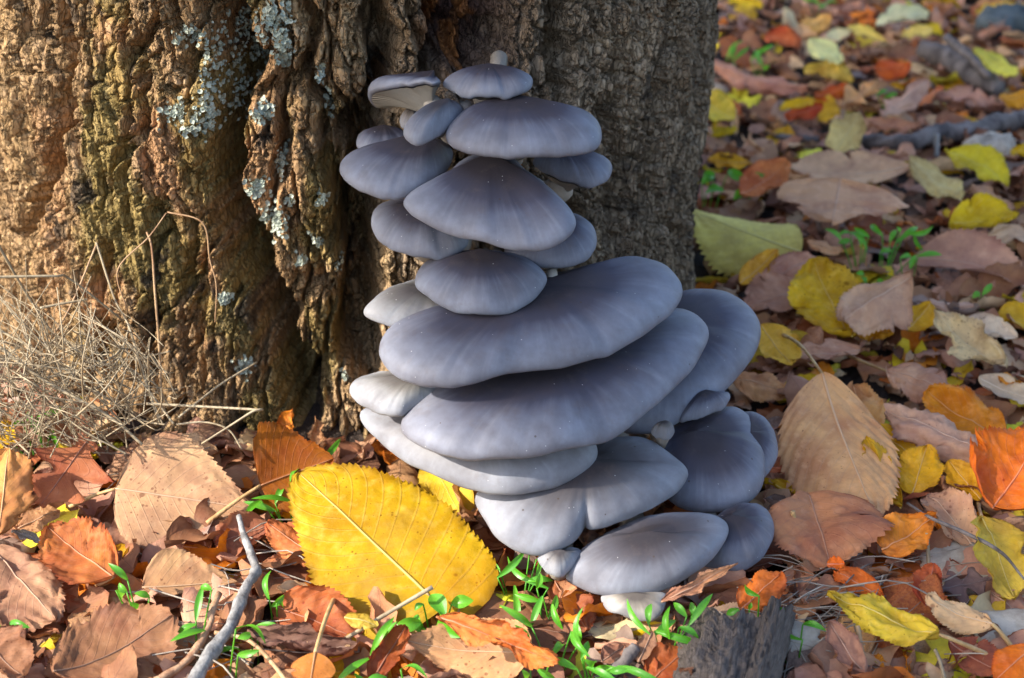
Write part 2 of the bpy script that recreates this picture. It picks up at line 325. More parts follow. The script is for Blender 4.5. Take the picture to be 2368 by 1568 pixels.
def trunk_h(s, z):
    h = .008*fbm(s*13, z*3.5, 11)*2
    left = sstep(-.14, -.19, s + .03*(vnoise(z*9, s*0+3, 4)-.5)); right = sstep(.105, .135, s + .02*(vnoise(z*14, s*0+7, 5)-.5))
    ws = s + .010*fbm(s*40, z*26, 21)*2 + .12*(z-.1)*np.clip(-s-.02, 0, .1); wz = z + .018*fbm(s*36, z*20, 22)*2
    f1, f2, c1 = voro(ws/.022, wz/.11, 31); e = f2-f1
    h += (1-.6*left-.5*right)*(-.015*(1-sstep(0, .12, e)) + .010*(c1-.5))
    ws2 = ws + .0035*fbm(s*170, z*120, 23)*2; wz2 = wz + .004*fbm(s*170, z*120, 24)*2
    f1, f2, c2 = voro(ws2/.0092, wz2/(.036-.014*right), 41); e = f2-f1
    h += (1-.5*left)*(-.0085*(1-sstep(0, .11, e)) + .0055*(c2-.5))
    f1, f2, c3 = voro(ws2/.0042, wz2/.0115, 51); e = f2-f1
    h += (-.0026-.0014*right)*(1-sstep(0, .2, e)) + .0024*(c3-.5)
    h += (.6+.8*left)*(.0032*(ridge(ws2*150, wz*16, 64)-.5)+.0018*(ridge(ws2*380, wz*46, 65)-.5))
    h += left*(.007*(ridge(ws*70, z*5, 61)-.5)+.004*(ridge(ws*190, z*14, 62)-.5))
    h += .0020*fbm(s*150, z*70, 71)+.0020*fbm(s*420, z*220, 72, 3)
    for P, A, w in FISS:
        wob = .004*(vnoise(s*60, z*60, 81)-.5)*2; dmin = np.full(np.shape(s), 9.); q = np.zeros(np.shape(s))
        m = (z > P[:, 1].min()-.03) & (z < P[:, 1].max()+.03) & (s > P[:, 0].min()-.04) & (s < P[:, 0].max()+.04)
        ss, zz, ww = s[m], z[m], wob[m]
        d = np.full(ss.shape, 9.); tt = np.zeros(ss.shape); ww = .006*fbm(ss*70, zz*70, 81)*2 + .002*fbm(ss*300, zz*300, 82)*2
        for i in range(len(P)-1):
            a, b = P[i], P[i+1]; ab = b-a; L = ab@ab
            t = np.clip(((ss-a[0])*ab[0]+(zz-a[1])*ab[1])/L, 0, 1)
            di = np.hypot(ss+ww-a[0]-t*ab[0], zz-a[1]-t*ab[1]); k = di < d; d[k] = di[k]; tt[k] = (i+t[k])/(len(P)-1)
        taper = np.clip(np.minimum(tt, 1-tt)*6+.35, 0, 1); wid = w*(.6+.8*vnoise(zz*45, zz*0+A*999, 91))*taper
        dm = np.zeros(np.shape(s)); dm[m] = 1.5*A*taper*np.exp(-(d/wid)**5)+.20*A*np.exp(-(d/(wid*3))**2)
        h = h-dm
    for (c, rx, rz, A) in HOL:
        d = np.hypot((s-c[0]+.01*(vnoise(s*70, z*70, 95)-.5))/rx, (z-c[1]+.01*(vnoise(s*60, z*60, 96)-.5))/rz); h = h-A*np.exp(-d**4)
    return h
def trunk_pt(s, z, out=0.):
    s = np.atleast_1d(np.asarray(s, float)); z = np.atleast_1d(np.asarray(z, float)); ph = s/TR; r = rad0(z)+trunk_h(s, z)+out
    return np.stack([TC[0]+r*np.sin(ph), TC[1]-r*np.cos(ph), z], -1)
ph = np.concatenate([np.linspace(R_(-178), R_(-76), 70)[:-1], np.linspace(R_(-76), R_(98), 1010), np.linspace(R_(98), R_(182), 60)[1:]])
zz = np.concatenate([np.linspace(-.03, .35, 520), np.linspace(.354, 1.25, 130)])
SS, ZZ = np.meshgrid(ph*TR, zz)
H = trunk_h(SS, ZZ); RR = rad0(ZZ)+H
PH = SS/TR; TV = np.stack([TC[0]+RR*np.sin(PH), TC[1]-RR*np.cos(PH), ZZ+(ZZ > 1.2)*.06*(vnoise(SS*14, ZZ*0, 3)-.5)], -1).reshape(-1, 3)
# bark colours: grey-brown, tan and reddish plates, moss, darker tone across the hollow with orange rotten wood
s_, z_ = SS.ravel(), ZZ.ravel()
def lerp(a, b, t): t = np.asarray(t)[:, None]; return a*(1-t)+b*t
c = np.tile(np.array([.29, .20, .12]), (len(s_), 1))
c = lerp(c, np.array([.40, .285, .175]), sstep(-.05, .2, fbm(s_*30, z_*12, 201)))
_, _, cc = voro(s_/.030, z_/.07, 31)
c = lerp(c, np.array([.37, .215, .125]), .7*sstep(.72, .8, cc)*sstep(.0, .1, .1-np.abs(s_+.1)+.04))
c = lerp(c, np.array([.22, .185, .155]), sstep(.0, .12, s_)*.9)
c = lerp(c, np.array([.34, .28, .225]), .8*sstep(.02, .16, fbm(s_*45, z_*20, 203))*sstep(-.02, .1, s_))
moss = sstep(.02, .16, fbm(s_*28, z_*14, 205)+.10*np.exp(-((s_+.03)/.07)**2)-.01-.35*np.clip(z_-.12, 0, 1)+.16*fbm(s_*120, z_*70, 206))*sstep(.07, .0, s_)*sstep(-.2, -.13, s_)
c = lerp(c, np.array([.20, .175, .055]), .62*moss)
c = lerp(c, np.array([.06, .052, .05]), .8*sstep(.19, .25, fbm(s_*60, z_*45, 207)))
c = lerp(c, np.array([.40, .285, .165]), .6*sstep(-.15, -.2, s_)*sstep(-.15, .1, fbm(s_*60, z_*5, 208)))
(hs, hz) = HOL[0][0]
hm = np.exp(-(np.hypot((s_-hs)/.03, (z_-hz)/.055))**4)
c = lerp(c, np.array([.055, .03, .03]), hm); c = lerp(c, np.array([.34, .14, .05]), hm*sstep(.05, .2, fbm(s_*70, z_*50, 209)))
stump = empty('tree_stump', (TC[0], TC[1], 0), 'massive old tree trunk with deeply furrowed bark, lichen and moss', 'tree')
def unparent_offset(o, root): o.location = tuple(-np.array(root.location)); return o
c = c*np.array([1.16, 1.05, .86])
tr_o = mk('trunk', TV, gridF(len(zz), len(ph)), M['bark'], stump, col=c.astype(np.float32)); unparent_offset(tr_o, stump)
topv = TV[-len(ph):]; capV = np.vstack([topv, [[TC[0], TC[1], 1.16]]])
unparent_offset(mk('broken_top', capV, [[i, (i+1) % len(ph), len(ph)] for i in range(len(ph))], M['bark'], stump, col=np.tile(np.array([.3, .2, .12], np.float32), (len(capV), 1))), stump)
LICH = [(430,85,30,28,80),(490,110,28,45,90),(495,190,30,50,120),(480,270,32,55,140),(500,340,20,30,40),(400,265,30,30,60),(435,300,20,16,30),(640,40,38,55,120),(655,115,22,40,60),(650,150,12,22,20),
 (605,265,22,20,60),(588,440,24,22,50),(625,525,30,42,120),(640,395,12,28,40),(520,515,22,16,40),(510,75,16,30,30),(500,712,13,14,24),(545,868,20,26,40),(780,638,9,15,20),(727,575,16,20,30),(688,622,14,16,24),(742,460,15,22,30),
 (790,905,8,8,10),(665,470,12,10,16),(735,180,10,30,16),(760,270,12,40,24),(520,400,18,18,24),(575,540,10,10,12)]
for k, (x, y, rx, ry, n) in enumerate(LICH):
    V = []; F = []
    n = int(n*1.5); q = np.clip(rng.normal(0, .5, (n, 2)), -1.15, 1.15)
    sz = np.array([cyl((x+dx*rx, y+dy*ry)) for dx, dy in q]); PP = trunk_pt(sz[:, 0], sz[:, 1], .0006); PU = trunk_pt(sz[:, 0]+.002, sz[:, 1], .0006)-PP; PV = trunk_pt(sz[:, 0], sz[:, 1]+.002, .0006)-PP
    for (s0, z0), p, pu, pv in zip(sz, PP, PU, PV):
        nn = np.cross(pu, pv); nn /= np.linalg.norm(nn)+1e-9; nn = nn+rng.normal(0, .25, 3)
        rd = np.array([math.sin(s0/TR), -math.cos(s0/TR), 0.]); nn = nn+rd*.6; nn /= np.linalg.norm(nn)
        a = np.cross(nn, [0, 0, 1.]); a /= np.linalg.norm(a); b = np.cross(nn, a)
        rr = rng.uniform(.0007, .0021); m = 7; th = np.arange(m)/m*2*np.pi+rng.uniform(0, 6); r2 = rr*rng.uniform(.55, 1.15, m)
        o0 = len(V); V.append(p+nn*.0002)
        for t, r in zip(th, r2): V.append(p+a*math.cos(t)*r+b*math.sin(t)*r+nn*rng.uniform(.0003, .0014))
        F += [[o0, o0+1+i, o0+1+(i+1) % m] for i in range(m)]
    unparent_offset(mk('lichen_patch', V, F, M['lichen'], stump, smooth=False), stump)
# ------------------------------------------------------------------ mushrooms
def chaikin(P, it=3):
    for _ in range(it):
        Q = np.roll(P, -1, 0); P = np.stack([.75*P+.25*Q, .25*P+.75*Q], 1).reshape(-1, 2)
    return P
CG = 'oyster mushrooms stacked on the trunk'
def mushroom(label, poly, Y, T, E=.008, C=.006, ctr=None, roll=0, w=.016, color=(.070, .073, .112), und=.0015, S_=.022, sub=1, stem_to=None, stem_r=.007, full=0.):  # default colour includes the dark bluish tone of open shade
    poly = np.array(poly, float); ai = poly[:, 1].argmax(); anc = ony(poly[ai], Y); n = tilt_normal(anc, T, roll)
    P2 = chaikin(poly, 3); seg = np.linalg.norm(np.roll(P2, -1, 0)-P2, axis=1); L = np.concatenate([[0], np.cumsum(seg)])
    N = 150; tt = np.arange(N)/N*L[-1]; Pc = np.vstack([P2, P2[:1]])
    P2 = np.stack([np.interp(tt, L, Pc[:, 0]), np.interp(tt, L, Pc[:, 1])], -1)
    P = np.array([onplane(p, anc, n) for p in P2])
    if ctr is None:
        x, y = P2.mean(0); ctr = (x, P2[:, 1].min()*.62+P2[:, 1].max()*.38)
    c0 = onplane(ctr, anc, n)
    sd = abs(hash(label)) % 1000 if False else sum(map(ord, label)) % 997
    th = np.arange(N)/N
    wob = und*(2*(vnoise(np.cos(th*2*np.pi)*2.2+sd, np.sin(th*2*np.pi)*2.2, sd)-.5)+.5*(vnoise(np.cos(th*2*np.pi)*7+sd, np.sin(th*2*np.pi)*7, sd+1)-.5))
    dirv = P-c0; dl = np.linalg.norm(dirv, axis=1); ww = np.minimum(w, .62*dl)
    gk = np.exp(-(np.arange(-30, 31)/11.)**2); gk /= gk.sum(); dirs = np.stack([np.convolve(np.concatenate([dirv[-30:, i], dirv[:, i], dirv[:30, i]]), gk, 'valid') for i in range(3)], -1)
    root = empty('oyster_mushroom', c0, label, 'mushroom', CG)
    rings = []; uv = []
    def ring(d, z, wf):
        r = 1-d/dl; k_ = np.clip((r-.45)/.55, 0, 1)**1.6; rings.append(c0+(dirv*k_[:, None]+dirs*(1-k_)[:, None])*r[:, None]+n*((z+wob*wf*r**2)[:, None])); uv.append(np.stack([th, r], -1))
    fr = np.clip((P2[:, 1]-P2[:, 1].min())/max(np.ptp(P2[:, 1]), 1), 0, 1); Eo = E; E = E*np.maximum(full, .35+.65*sstep(0, .55, fr)); e = Eo*.42*(.4+.6*fr); w2 = np.minimum(w*.28, .3*dl)
    for a in np.linspace(np.pi/2, 0, 7)[:-1]:
        d = w2*(1-np.cos(a)); ring(d, -e*np.sin(a), 1)
    for a in np.linspace(0, np.pi/2, 12):
        d = ww*(1-np.cos(a)); ring(d, E*np.sin(a)**.9+C*(1-(1-d/dl)**2), 1)
    for k in np.linspace(0, 1, 17)[1:]:
        d = ww+(dl-ww)*k*.985; ring(d, E*(1-k)+Eo*k+C*(1-(1-d/dl)**2), 1)
    V = np.concatenate(rings); F = gridF(len(rings), N, True).tolist(); V = np.vstack([V, V[-N:].mean(0)]); m = len(rings)
    F += [[(m-1)*N+i, (m-1)*N+(i+1) % N, m*N] for i in range(N)]; U = np.vstack([np.concatenate(uv), [[0, 0]]])
    cp_ = unparent_offset(mk('cap', V, F, M['cap'], root, uv=U), root); cp_.color = (*color, 1)
    rings.clear(); uv.clear()
    for k in np.linspace(0, 1, 13):
        d = w2+(dl-w2)*k*.9; r = 1-d/dl; ring(d, -e-S_*((1-r)**1.7), 1)
    V = np.concatenate(rings); F = gridF(len(rings), N, True)[:, ::-1].tolist(); m = len(rings)
    mk('gills', V, F, M['gills'], cp_, uv=np.concatenate(uv))
    p0 = c0-n*(Eo*.42+S_*.7)
    if stem_to is None:
        tz = max(p0[2]-.02, .03); xx = np.clip(p0[0]*.45-.005, -.05, .09); p1 = np.array([xx, TC[1]-math.sqrt(TR**2-(xx-TC[0])**2)+.03, tz])
    else: p1 = np.array(stem_to)
    mid = (p0+p1)/2-np.array([0, 0, .008]); Q = spline([p0+n*.006, p0, mid, p1], 12)
    V, F = tubeVF(Q, np.linspace(stem_r, stem_r*1.35, 12), 14, lump=.12, seed=sd); unparent_offset(mk('stem', V, F, M['stem'], root), root)
    return root
PALE = (.235, .228, .215)
MUSH = [  # sunlit lower-left caps painted paler and neutral, shaded ones darker and bluish
 ('small rounded grey cap at the very top of the stack beneath the pale stub', [(1021,194),(1050,182),(1100,171),(1150,167),(1200,170),(1228,180),(1233,193),(1228,208),(1205,219),(1150,223),(1100,222),(1050,212),(1026,202)], .80, 4, dict(E=.006, C=.004, w=.011, S_=.012)),
 ('thin grey cap lifted sideways to show its pale gills beside the top cap', [(845,217),(870,200),(930,195),(975,187),(1010,185),(1021,193),(1010,205),(950,226),(900,237),(860,234)], .875, -25, dict(E=.007, C=.002, w=.010, roll=3, ctr=(1003,202), S_=.014, stem_to=tuple(ony((1075,255), .89)), stem_r=.0045)),
 ('tiny brownish cap tucked behind the slanted small cap', [(922,282),(930,268),(955,262),(985,264),(990,280),(960,294),(930,294)], .835, 4, dict(E=.004, C=.003, w=.006, S_=.006, color=(.19,.165,.145), stem_r=.003)),
 ('small blue-grey cap slanting down to the left against the big upper cap', [(929,305),(967,280),(1006,256),(1060,248),(1079,252),(1057,279),(1026,302),(987,323),(959,326),(936,319)], .775, 8, dict(E=.008, C=.003, w=.012, S_=.008, ctr=(1035,272), full=.7, color=(.14,.147,.18), stem_r=.004)),
 ('broad dark grey cap jutting to the right just below the top cap', [(1028,320),(1037,303),(1069,268),(1100,248),(1162,241),(1240,239),(1319,248),(1373,276),(1393,305),(1389,332),(1373,344),(1319,354),(1221,360),(1143,357),(1065,345),(1037,335)], .765, 5, dict(E=.010, C=.004, w=.022, ctr=(1180,275))),
 ('narrow grey cap edge peeping out behind the left-hand upper cap', [(822,326),(830,314),(858,308),(924,300),(960,312),(940,340),(870,350),(826,342)], .83, 6, dict(E=.005, C=.003, w=.008, S_=.008, stem_r=.004)),
 ('oval dark grey cap hanging out to the left over the furrowed bark', [(783,387),(791,371),(822,350),(869,334),(928,326),(1020,322),(1050,346),(1043,378),(1022,410),(990,434),(943,451),(889,454),(842,442),(807,423),(788,403)], .775, 10, dict(E=.009, C=.004, w=.020, ctr=(985,355))),
 ('grey cap poking out to the right from under the broad upper cap', [(1225,372),(1290,356),(1373,352),(1408,370),(1418,393),(1408,418),(1381,430),(1338,424),(1279,406),(1240,389)], .815, 10, dict(E=.007, C=.004, w=.014, ctr=(1290,372), color=(.10,.103,.145))),
 ('fan-shaped dark grey cap spreading from a narrow neck in mid stack', [(930,471),(943,458),(990,438),(1037,404),(1069,368),(1123,352),(1190,366),(1217,402),(1272,443),(1311,479),(1330,505),(1333,524),(1319,552),(1280,571),(1221,577),(1143,567),(1065,548),(998,524),(955,501),(936,482)], .745, 25, dict(E=.009, C=.000, w=.024, ctr=(1132,380))),
 ('grey cap emerging below and left of the fan-shaped cap', [(857,514),(861,495),(881,474),(928,462),(1010,470),(1080,520),(1085,560),(1076,575),(1053,590),(1018,599),(967,595),(912,579),(877,556),(860,532)], .775, 14, dict(E=.009, C=.004, w=.020, ctr=(985,505))),
 ('grey cap emerging below and right of the fan-shaped cap', [(1158,576),(1200,545),(1260,510),(1319,492),(1350,505),(1373,532),(1382,560),(1373,586),(1338,608),(1280,619),(1230,613),(1180,594)], .785, 14, dict(E=.008, C=.004, w=.016, ctr=(1265,535))),
 ('smooth dark oval cap just above the largest pair of caps', [(957,654),(963,625),(985,600),(1050,582),(1150,580),(1225,598),(1264,637),(1265,656),(1248,680),(1208,709),(1151,725),(1105,727),(1037,713),(991,688),(967,671)], .745, 14, dict(E=.009, C=.005, w=.020, ctr=(1110,625))),
 ('tiny white cap edge beside the smooth oval cap', [(1255,640),(1270,627),(1293,636),(1292,648),(1275,656),(1258,656)], .785, 10, dict(E=.004, C=.001, w=.006, S_=.001, color=(.30,.29,.27), stem_r=.003)),
 ('pale pointed cap with cracks wedged against the mossy bark', [(837,722),(854,702),(906,664),(957,644),(1010,650),(1070,685),(1105,728),(1060,746),(980,757),(894,750),(848,736)], .755, 14, dict(E=.006, C=.004, w=.014, ctr=(1000,690), color=PALE)),
 ('very large slanting grey cap, the upper of the two largest', [(874,808),(883,784),(906,766),(980,745),(1080,710),(1180,680),(1294,650),(1368,627),(1465,614),(1540,622),(1574,650),(1581,671),(1568,700),(1534,740),(1465,789),(1391,823),(1311,847),(1243,857),(1180,865),(1140,878),(1071,890),(991,887),(928,870),(894,847),(878,825)], .715, 10, dict(E=.012, C=.005, w=.028, ctr=(1230,720), und=.004, full=.85)),
 ('largest slanting grey cap of the stack, lower of the two largest', [(925,977),(934,952),(980,925),(1060,890),(1180,850),(1330,800),(1450,755),(1530,722),(1574,708),(1614,725),(1637,752),(1641,774),(1625,812),(1597,857),(1551,903),(1494,949),(1437,995),(1368,1027),(1277,1056),(1197,1066),(1117,1067),(1048,1061),(991,1044),(946,1013),(927,993)], .697, 11, dict(E=.012, C=.005, w=.030, ctr=(1280,880), und=.004, full=.85)),
 ('small white sunlit lobe sticking out left between the largest caps', [(806,894),(820,876),(848,866),(900,864),(980,880),(1030,905),(1000,930),(945,950),(925,962),(877,953),(831,933),(810,910)], .725, 10, dict(E=.007, C=.004, w=.014, ctr=(975,900), color=PALE, S_=.012)),  # sunlit white put into the cap colour
 ('large grey cap at the back right behind the largest pair', [(1420,985),(1390,910),(1420,810),(1480,725),(1555,688),(1620,678),(1677,680),(1722,700),(1751,730),(1762,762),(1751,806),(1722,857),(1677,903),(1631,932),(1574,969),(1511,997),(1454,1006)], .775, 14, dict(E=.013, C=.005, w=.026, full=.85, ctr=(1540,800), stem_to=(.05,.93,.06))),
 ('small grey cap edge below the large back-right cap', [(1563,975),(1590,935),(1640,908),(1685,900),(1690,921),(1677,943),(1642,957),(1602,971)], .785, 12, dict(E=.006, C=.003, w=.010, S_=.008, ctr=(1630,930), stem_to=(.06,.94,.04), stem_r=.004)),
 ('pale bean-sized knob cap under the large back-right cap', [(1498,1002),(1530,990),(1556,984),(1561,1000),(1545,1017),(1520,1012)], .75, 16, dict(stem_to=tuple(ony((1515,985), .79)), E=.006, C=.002, w=.007, S_=.0005, full=.9, color=(.15,.145,.14), stem_r=.003)),
 ('long pale cream-grey cap just beneath the largest cap', [(829,962),(838,946),(900,950),(1000,965),(1100,985),(1250,985),(1350,1005),(1384,1031),(1380,1058),(1357,1081),(1300,1115),(1248,1132),(1186,1143),(1128,1138),(1071,1124),(1003,1098),(934,1064),(883,1024),(842,990)], .702, 14, dict(E=.012, C=.004, w=.024, ctr=(1120,1020), full=.6, color=(.155,.153,.158))),
 ('two-lobed pale grey cap with a notch next to the yellow leaf', [(1093,1148),(1130,1115),(1250,1075),(1390,1020),(1505,1015),(1551,1046),(1585,1072),(1595,1093),(1574,1127),(1523,1172),(1465,1200),(1408,1220),(1374,1227),(1358,1223),(1351,1208),(1346,1230),(1323,1257),(1277,1274),(1231,1277),(1180,1264),(1145,1244),(1122,1201),(1104,1173)], .687, 16, dict(E=.012, C=.005, w=.026, ctr=(1350,1115), full=.6, color=(.130,.130,.146), und=.003)),
 ('rounded grey cap filling the right side below the back-right cap', [(1551,1163),(1510,1110),(1515,1040),(1560,980),(1630,952),(1690,945),(1724,957),(1752,988),(1766,1030),(1770,1081),(1763,1132),(1734,1160),(1688,1177),(1631,1183),(1585,1176)], .742, 18, dict(E=.012, C=.005, w=.024, full=.7, ctr=(1610,1045), stem_to=(.07,.93,.03))),
 ('thin grey cap rim showing behind the rounded right cap', [(1690,1095),(1690,1010),(1705,950),(1757,962),(1785,988),(1800,1030),(1797,1064),(1768,1101),(1730,1115)], .765, 18, dict(E=.007, C=.004, w=.014, full=.8, ctr=(1735,1030), stem_to=(.08,.94,.03))),
 ('grey cap low on the right touching the brown leaves', [(1610,1305),(1620,1250),(1650,1200),(1695,1172),(1745,1162),(1780,1188),(1792,1219),(1785,1258),(1757,1298),(1717,1321),(1688,1322),(1643,1312)], .705, 22, dict(E=.010, C=.005, w=.020, full=.7, ctr=(1690,1230), stem_to=(.07,.90,.02))),
 ('lowest large grey cap of the stack above the seedlings', [(1306,1340),(1310,1312),(1345,1268),(1410,1228),(1490,1202),(1560,1193),(1643,1192),(1677,1206),(1687,1225),(1677,1253),(1643,1298),(1591,1338),(1540,1361),(1477,1376),(1414,1377),(1363,1364),(1323,1347)], .675, 20, dict(E=.012, C=.002, w=.030, full=.7, ctr=(1500,1268), stem_to=(.06,.86,.02), color=(.105,.106,.13))),
 ('small pale cap folded against the lowest large cap by the seedlings', [(1240,1285),(1270,1276),(1323,1268),(1348,1266),(1335,1300),(1305,1332),(1288,1337),(1265,1324),(1245,1304)], .680, 20, dict(E=.005, C=.003, w=.010, S_=.008, color=(.18,.18,.19), stem_to=(.03,.80,.02), stem_r=.005)),
 ('little cream cap at ground level beneath the lowest large cap', [(1386,1372),(1430,1360),(1500,1360),(1545,1372),(1537,1404),(1530,1420),(1510,1436),(1479,1433),(1447,1426),(1412,1417),(1393,1398)], .664, 24, dict(E=.004, C=.003, w=.008, S_=.006, color=(.32,.29,.25), stem_to=(.05,.76,.0), stem_r=.006)),
]
for lb, poly, Y, T, kw in MUSH: mushroom(lb, poly, Y, T, **kw)
# pale stub above the top cap
p1 = trunk_pt(*cyl((1152, 150)), 0)[0]
Q = spline([ony((1150, 195), .83), ony((1150, 165), .835), ony((1154, 140), .84), ony((1156, 128), .845)], 10)
V, F = tubeVF(Q, np.array([.0075, .008, .0085, .009, .0095, .0098, .0096, .009, 0.007, .003])*.5, 14, lump=.2, seed=4)
st = tag(mk('mushroom_stub', V, F, M['stub']), 'pale rounded stub of a young mushroom above the top cap', 'mushroom')
# ------------------------------------------------------------------ leaves
def width_fn(kind, t):
    if kind == 'elm': return np.sin(np.pi*t**.82)**.62*(1-.12*t)
    if kind == 'poplar': return np.clip(np.sin(np.pi*np.clip(t, 0, 1)**.62), 0, 1)**.75*(1-.25*t**3)
    if kind == 'oval': return np.sin(np.pi*t)**.6
    if kind == 'broad': return np.sin(np.pi*t**.52)**.52
    if kind == 'lance': return np.sin(np.pi*t**.8)**.8
    if kind == 'lobed':
        b = np.sin(np.pi*t**.8)**.6; return b*(.62+.38*np.cos(2*np.pi*(t*2.6+.15)))+.03
    return np.sin(np.pi*t)**.6
def leaf_VF(L, wl, wr, kind, seed, rows=66, cols=10, curl=.3, bend=.2, fold=0., pleat=.6, wr_=.5, teeth=None, twist=0., bite=0):
    t = np.linspace(0, 1, rows); w = width_fn(kind, t); w[0] = max(w[0], .02); w[-1] = .004
    nt = {'broad': 36, 'elm': 21, 'poplar': 24, 'oval': 0, 'lance': 26, 'lobed': 9}[kind] if teeth is None else teeth
    amp = {'broad': .03, 'elm': .055, 'poplar': .026, 'oval': 0, 'lance': .05, 'lobed': .07}[kind]
    saw = (t*nt) % 1.0 if nt else 0*t
    w = w*(1+.10*(vnoise(t*5+seed, t*0, seed)-.5)); tooth = amp*(saw-.5)*2*(w > .1)*(.7+.6*vnoise(t*nt+seed, t*0, seed+9))
    s = np.linspace(-1, 1, 2*cols+1); s = np.sign(s)*(1-(1-np.abs(s))**1.35); Tg, Sg = np.meshgrid(t, s, indexing='ij')
    Wd = np.where(Sg > 0, wl, wr)*L; asym = 1+.06*np.sign(Sg)*np.cos(Tg*3)
    y = Sg*w[:, None]*Wd*asym*(1+tooth[:, None]*np.abs(Sg)**14); x = Tg*L - .10*L*(Sg**2)*(kind in ('elm', 'lobed'))*w[:, None]*-1 + (.022*L*np.abs(Sg)**12*saw[:, None] if nt else 0)
    if bite:
        gb = np.random.default_rng(seed+77)
        for _ in range(int(gb.integers(0, 4))):
            t0, d0, sg = gb.uniform(.15, .95), gb.uniform(.08, .32), gb.choice([-1, 1]); y = np.where(Sg*sg > 0, y*(1-d0*np.exp(-((Tg+.02*vnoise(Sg*9, Tg*30, seed)-t0)/gb.uniform(.02, .06))**4)), y)
    if kind == 'broad': x = x - L*np.where(Sg < 0, .24, .12)*np.abs(Sg)**1.6*(1-Tg)**2.2
    W = max(wl, wr)*L
    ph_ = (Tg*11-np.abs(Sg)*3.5) % 1.0
    z = pleat*.010*L*(np.abs(ph_-.5)*2-.5)*np.minimum(1, np.abs(Sg)*3)*w[:, None]
    z = z + wr_*L*(.12*fbm(Tg*3+seed, Sg*2+seed*.37, seed)+.05*fbm(Tg*9+seed, Sg*6, seed+3)*np.abs(Sg))
    z = z + wr_*L*(.035*(.5-np.abs(2*vnoise(Tg*5+seed, Sg*3.2+seed*.7, seed+6)-1))+.018*(.5-np.abs(2*vnoise(Tg*13+seed, Sg*7, seed+7)-1)))*np.minimum(1, .25+np.abs(Sg))
    z = z + wr_*.03*L*np.sin(Tg*14+seed)*np.sign(Sg)*Sg**4
    z = z + fold*np.abs(y)
    a = curl*y/max(W, 1e-6)
    if abs(curl) > 1e-3:
        rho = W/curl; y2 = (rho-z)*np.sin(a); z2 = rho-(rho-z)*np.cos(a); y, z = y2, z2
    xb = x-L/2
    if abs(bend) > 1e-3:
        rho = L/bend; a = xb/rho; x2 = (rho-z)*np.sin(a); z = rho-(rho-z)*np.cos(a); xb = x2
    if twist:
        a = twist*(Tg-.5); y, z = y*np.cos(a)-z*np.sin(a), y*np.sin(a)+z*np.cos(a)
    V = np.stack([xb, y, z], -1).reshape(-1, 3); uv = np.stack([Tg, Sg*.5+.5], -1).reshape(-1, 2)
    return V, gridF(rows, 2*cols+1), uv
LN = [0]
HLEAF = []
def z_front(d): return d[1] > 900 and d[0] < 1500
def warm(c): c = np.array(c); l = c.mean(); c = l+(c-l)*1.18; return np.clip(c*np.array([1.22, 1.12, 1.0]), .01, .78)
def leaf(label, color, b, t, w, T=12, kind='elm', z=.018, roll=0, pet=None, mat='leaf', group=None, rows=66, cols=9, name='fallen_leaf', **kw):
    LN[0] += 1; sd = LN[0]
    wl, wr = w if isinstance(w, tuple) else (w, w)
    low = b if b[1] > t[1] else t
    p = onz(low, z); p = onz(low, z+float(ground_h(p[0], p[1]))); n = tilt_normal(p, T, roll)
    pb, pt = onplane(b, p, n), onplane(t, p, n); X = pt-pb; L = np.linalg.norm(X); X /= L; n = n-X*(n@X); n /= np.linalg.norm(n); Yv = np.cross(n, X)
    gl = np.random.default_rng(sd); kw.setdefault('curl', gl.uniform(-1.1, 1.7)); kw.setdefault('bend', gl.uniform(-.8, 1.0)); kw.setdefault('wr_', gl.uniform(.9, 1.9)); kw.setdefault('twist', gl.normal(0, .3)); kw.setdefault('bite', 1)
    V, F, uv = leaf_VF(L, wl, wr, kind, sd, rows, cols, **kw)
    c = (pb+pt)/2; Wv = V[:, :1]*X+V[:, 1:2]*Yv+V[:, 2:3]*n
    lowz = (Wv[:, 2]+c[2]).min()-(float(ground_h(c[0], c[1]))+.001)
    if lowz < 0: c = c-np.array([0, 0, lowz])
    root = empty(name, c, label, 'leaf', group); HLEAF.append((c, label))
    color = tuple(np.clip(np.array(warm(color))*(np.array([.86, .87, .84]) if z_front(low) else np.array([1.36, 1.32 if color[2] > .25*color[0] else 1.16, 1.24])), 0, .8)); o = mk('blade', Wv, F, M[mat], root, uv=uv); o.color = (*color, 1)  # colour offsets the light: sunlit front leaves darkened, shaded ones brightened
    nc = 2*cols+1; mr = Wv.reshape(-1, nc, 3)[:, cols]
    nn = n*.0007 if n[2] > 0 else -n*.0007
    Vt, Ft = tubeVF(mr[::3]+nn*.25, np.linspace(min(.0011, max(.0005, .008*L)), .0002, len(mr[::3])), 5); v = mk('midrib', Vt, Ft, M['rib'], o); v.color = (*color, 1)
    if pet is not None:
        e = onz(pet, max(.006, p[2]*.6)) if not isinstance(pet, float) else None
        s0 = mr[0]; d0 = mr[0]-mr[4]; d0 /= np.linalg.norm(d0)+1e-9
        if e is None: e2 = s0+d0*pet*L+np.array([0, 0, -.2*pet*L])
        else: e2 = e-c
        q_ = np.linalg.norm(e2-s0); Q = spline([s0, s0*.7+e2*.3+d0*q_*.06, s0*.35+e2*.65+d0*q_*.04, e2], 12)
        Vt, Ft = tubeVF(Q, np.linspace(.0009, .0014, 12), 7, lump=.1); mk('petiole', Vt, Ft, M['stalk'], root)
    return root
Y1, Y2, Y3, YP = (.60, .40, .02), (.56, .36, .03), (.62, .46, .09), (.60, .50, .20)
BR, BR2, DKB, RU, OR, TAN, BEI, PNK, GRY = (.28, .155, .095), (.34, .22, .15), (.14, .078, .055), (.31, .125, .06), (.50, .19, .035), (.46, .29, .17), (.50, .37, .25), (.40, .25, .19), (.24, .19, .17)
